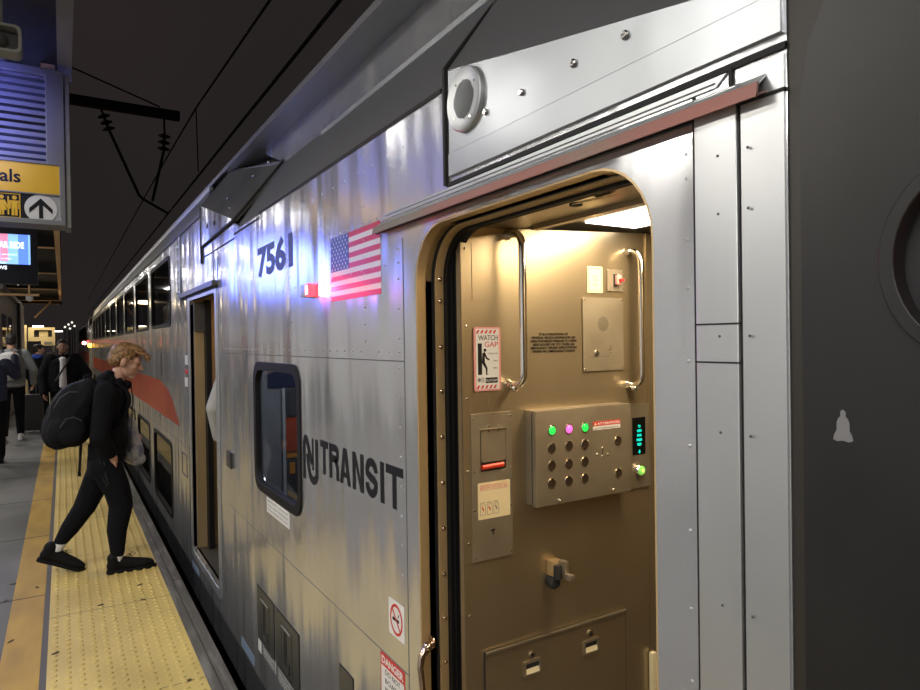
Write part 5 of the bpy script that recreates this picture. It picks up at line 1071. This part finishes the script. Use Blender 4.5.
# ---- generic standing people ----------------------------------------------------
def person(label, loc, face, height, skin, top, legs, hairm, shoes, armR, armL, stride=.0, beard=False, hood=None, vox=.010, open_front=None, lean=0., scalp=True, headdir=None, parts_extra=None, bulk=1., kneeL=None):
    s = height / 1.76; M3 = Matrix.Rotation(face, 3, 'Z')          # local: x right, y forward
    L = lambda x, y, z: Vector(loc) + M3 @ Vector((x * s, y * s, z * s))
    t = thing('person', label, 'person', loc)
    hd = M3 @ (Vector(headdir) if headdir else Vector((0, 1, -.03))); HM_ = frame3(hd); hc_ = L(0, .02 + lean, 1.63)
    shR_, shL_ = L(.175, lean, 1.43), L(-.175, lean, 1.43)
    eR, wR = L(*armR[0]), L(*armR[1]); eL, wL = L(*armL[0]), L(*armL[1])
    kR, aR = L(.10, stride * .5 + .02, .50), L(.11, stride, .09); kL, aL = L(-.10, -stride * .35 + .03, .50), L(-.11, -stride, .09 + (stride * .12))
    hR, hL = L(.09, 0, .92), L(-.09, 0, .92)
    pr = head_prims(hc_, HM_, s) + [('c', L(0, -.01 + lean, 1.46), .06 * s, L(0, lean, 1.56), .053 * s), ('s', L(0, lean, 1.36), (.16 * s, .09 * s, .09 * s), L(0, 0, .95), (.15 * s, .10 * s, .09 * s), M3, 8),
        ('c', shR_, .048, eR, .038), ('c', eR, .036, wR, .027), ('c', shL_, .048, eL, .038), ('c', eL, .036, wL, .027), ('c', hR, .08, kR, .055), ('c', kR, .05, aR, .034), ('c', hL, .08, kL, .055), ('c', kL, .05, aL, .034)]
    pr += hand_prims(wR, wR - eR, M3 @ Vector((-1, .2, 0)), s, .4, 1) + hand_prims(wL, wL - eL, M3 @ Vector((1, .2, 0)), s, .4, -1)
    b = blob('body', pr, skin, vox * .75, t, 2); eyes(hc_, HM_, b, s)
    P = lambda x, y, z: hc_ + HM_ @ Vector((x * s, y * s, z * s))
    hh = [('e', P(0, -.022, .046), (.081 * s, .097 * s, .086 * s), HM_), ('e', P(0, -.050, .0), (.074 * s, .062 * s, .060 * s), HM_), ('e', P(0, .03, .098), (.062 * s, .062 * s, .03 * s), HM_)]
    blob('hair', hh, hairm, vox * .6, t, 1)
    if beard: blob('beard', [('e', P(0, .048, -.090), (.042 * s, .038 * s, .026 * s), HM_), ('e', P(.048, .02, -.055), (.014 * s, .030 * s, .036 * s), HM_), ('e', P(-.048, .02, -.055), (.014 * s, .030 * s, .036 * s), HM_), ('e', P(0, .086, -.040), (.022 * s, .010 * s, .004 * s), HM_)], hairm, vox * .5, t, 1)
    k = bulk
    jk = [('s', L(0, lean, 1.37), (.185 * s * k, .115 * s * k, .09 * s), L(0, .0, .93), (.18 * s * k, .13 * s * k, .07 * s), M3, 9), ('c', shR_, .072 * k, eR, .062 * k), ('c', eR, .060 * k, wR, .045 * k), ('c', shL_, .072 * k, eL, .062 * k), ('c', eL, .060 * k, wL, .045 * k)]
    for q in range(8): a_ = PI * 2 * q / 8; jk.append(('e', L(.062 * math.cos(a_), .062 * math.sin(a_) - .01 + lean, 1.485), (.028 * s, .028 * s, .028 * s), None))
    if hood and hood != top: blob('hood', [('e', L(0, -.07 + lean, 1.49), (.11 * s, .06 * s, .055 * s), M3), ('e', L(.07, -.01 + lean, 1.49), (.04 * s, .06 * s, .04 * s), M3), ('e', L(-.07, -.01 + lean, 1.49), (.04 * s, .06 * s, .04 * s), M3)], hood, vox * .8, t, 2)
    elif hood: jk.append(('e', L(0, -.09 + lean, 1.46), (.11 * s, .06 * s, .06 * s), M3))
    blob('jacket', jk, top, vox, t, 3)
    if open_front: 
        blob('tee_shirt', [('s', L(0, .062 + lean, 1.42), (.060 * s, .080 * s * k, .05 * s), L(0, .085, 1.0), (.068 * s, .095 * s * k, .06 * s), M3, 14)], open_front, vox * .8, t, 2)
    blob('trousers', [('s', L(0, 0, .98), (.155 * s, .11 * s, .06 * s), L(0, 0, .88), (.165 * s, .12 * s, .08 * s), M3, 3), ('c', hR, .098, kR, .078), ('c', kR, .076, aR + Vector((0, 0, .03)), .058), ('c', hL, .098, kL, .078), ('c', kL, .076, aL + Vector((0, 0, .03)), .058)], legs, vox, t, 3)
    f = M3 @ Vector((0, 1, 0))
    for (a_, lift) in ((aR, 0), (aL, stride * .12)):
        heel = a_ - f * .06; heel.z = loc[2] + .004 + lift * .6; d = f.copy()
        if lift: d.z = -(lift * .6) / .29
        shoe('shoe', heel, d, (0, 0, 1), .285 * s, shoes, t)
    return t, L, M3, s

# man facing the camera
t2, L2, M2, s2 = person('person with beard in open black puffer jacket over white tee walking toward the camera', (WY(63.5, 400, 12.3).x, 12.3, 0), PI, 1.73, 'skin_brown', 'cloth_black', 'trouser_black', 'hair_dark', 'shoe_black',
    ((.29, .0, 1.14), (.27, .12, .90)), ((-.34, .02, 1.18), (-.33, .18, 1.0)), stride=.16, beard=True, open_front='tee_white', bulk=1.3)
a = MB(); a.tube([L2(-.10, .15, 1.46), L2(-.04, .19, 1.34), L2(.05, .21, 1.18), L2(.11, .20, 1.08)], .014, 'case_black', 8); a.build('cross_strap', t2)
# person with white backpack, seen from behind
t3, L3, M3_, s3 = person('person in grey hoodie and black trousers walking away with a white backpack', (WY(14, 430, 13.4).x - .02, 13.4, 0), .05, 1.84, 'skin', 'hoodie_grey', 'trouser_black', 'hair_dark', 'shoe_white',
    ((.30, -.02, 1.16), (.30, .12, .94)), ((-.27, -.02, 1.16), (-.25, .14, .95)), stride=.20, hood='hoodie_grey', bulk=1.12)
b3 = thing('backpack', 'white and pale grey backpack on the person in the grey hoodie', 'backpack', L3(0, -.2, 1.2)[:])
blob('main_compartment', [('s', L3(-.02, -.20, 1.40), (.14, .09, .07), L3(-.02, -.22, 1.08), (.155, .11, .08), M3_, 7)], 'pack_white', .008, b3, 3); blob('front_pocket', [('s', L3(-.02, -.30, 1.22), (.11, .04, .05), L3(-.02, -.31, 1.10), (.12, .045, .05), M3_, 3)], 'pack_white', .008, b3, 2)
a = MB(); a.tube([L3(-.12, -.30, 1.30), L3(-.02, -.335, 1.325), L3(.09, -.30, 1.30)], .006, 'zip_grey', 6); a.tube([L3(.10, -.29, 1.40), L3(.12, -.32, 1.2), L3(.10, -.30, 1.05)], .007, 'zip_grey', 6); a.build('zip', b3)
a = MB(); a.tube([L3(.10, -.16, 1.46), L3(.12, -.04, 1.50), L3(.13, .11, 1.42), L3(.14, .13, 1.25), L3(.14, .0, 1.08)], .018, 'case_black', 8); a.build('shoulder_strap', b3)
a = MB(); a.tube([L3(-.10, -.16, 1.46), L3(-.12, -.04, 1.50), L3(-.13, .11, 1.42), L3(-.14, .13, 1.25), L3(-.14, .0, 1.08)], .018, 'case_black', 8); a.build('shoulder_strap', b3)
# person with blue hood further back
t4, L4, M4, s4 = person('person in black jacket with bright blue hood standing far back beside a case', (WY(39, 400, 16.0).x, 16.0, 0), -.5, 1.66, 'skin', 'cloth_black', 'trouser_black', 'hair_dark', 'shoe_black',
    ((.30, .05, 1.14), (.26, .22, .98)), ((-.28, .02, 1.14), (-.24, .15, .95)), hood='hood_blue', bulk=1.2, headdir=(.7, .8, 0), stride=.06)
cs = thing('suitcase', 'black upright suitcase standing beside the person with the blue hood', 'suitcase', (WY(30.5, 400, 14.6).x, 14.6, 0)); cx = cs.location.x
a = MB(); a.cbox((cx - .20, 14.48, .05), (cx + .20, 14.72, .72), 'case_black', .04); a.build('shell', cs)
for dx in (-.15, .15): a = MB(); a.lathe((cx + dx, 14.60, .028), (1, 0, 0), [(.026, -.015), (.026, .015)], 'rubber', 12); a.box((cx + dx - .01, 14.59, .03), (cx + dx + .01, 14.61, .06), 'rubber'); a.build('wheel', cs)
a = MB(); a.tube([(cx - .09, 14.68, .70), (cx - .09, 14.68, 1.0), (cx + .09, 14.68, 1.0), (cx + .09, 14.68, .70)], .012, 'zip_grey', 8); a.build('handle', cs)
# person at the left edge raising a hand
t5, L5, M5, s5 = person('person in navy jacket at the left edge raising one hand', (WY(-9, 400, 10.9).x, 10.9, 0), .15, 1.70, 'skin', 'jacket_navy', 'trouser_black', 'hair_dark', 'shoe_black',
    ((.30, .06, 1.26), (.30, .16, 1.52)), ((-.27, -.02, 1.16), (-.25, .12, .95)), stride=.15, bulk=1.1)
# passenger just inside the far doorway, grey sleeve showing
t6, L6, M6, s6 = person('person in pale grey coat standing inside the far doorway with one arm showing', (1.185, 4.86, -.03), 0, 1.76, 'skin', 'sleeve_grey', 'trouser_black', 'hair_dark', 'shoe_black',
    ((.27, .02, 1.14), (.25, .12, .94)), ((-.27, .0, 1.19), (-.235, .06, .98)), bulk=1.0, stride=.02)

bpy.data.scenes.remove(TMP)
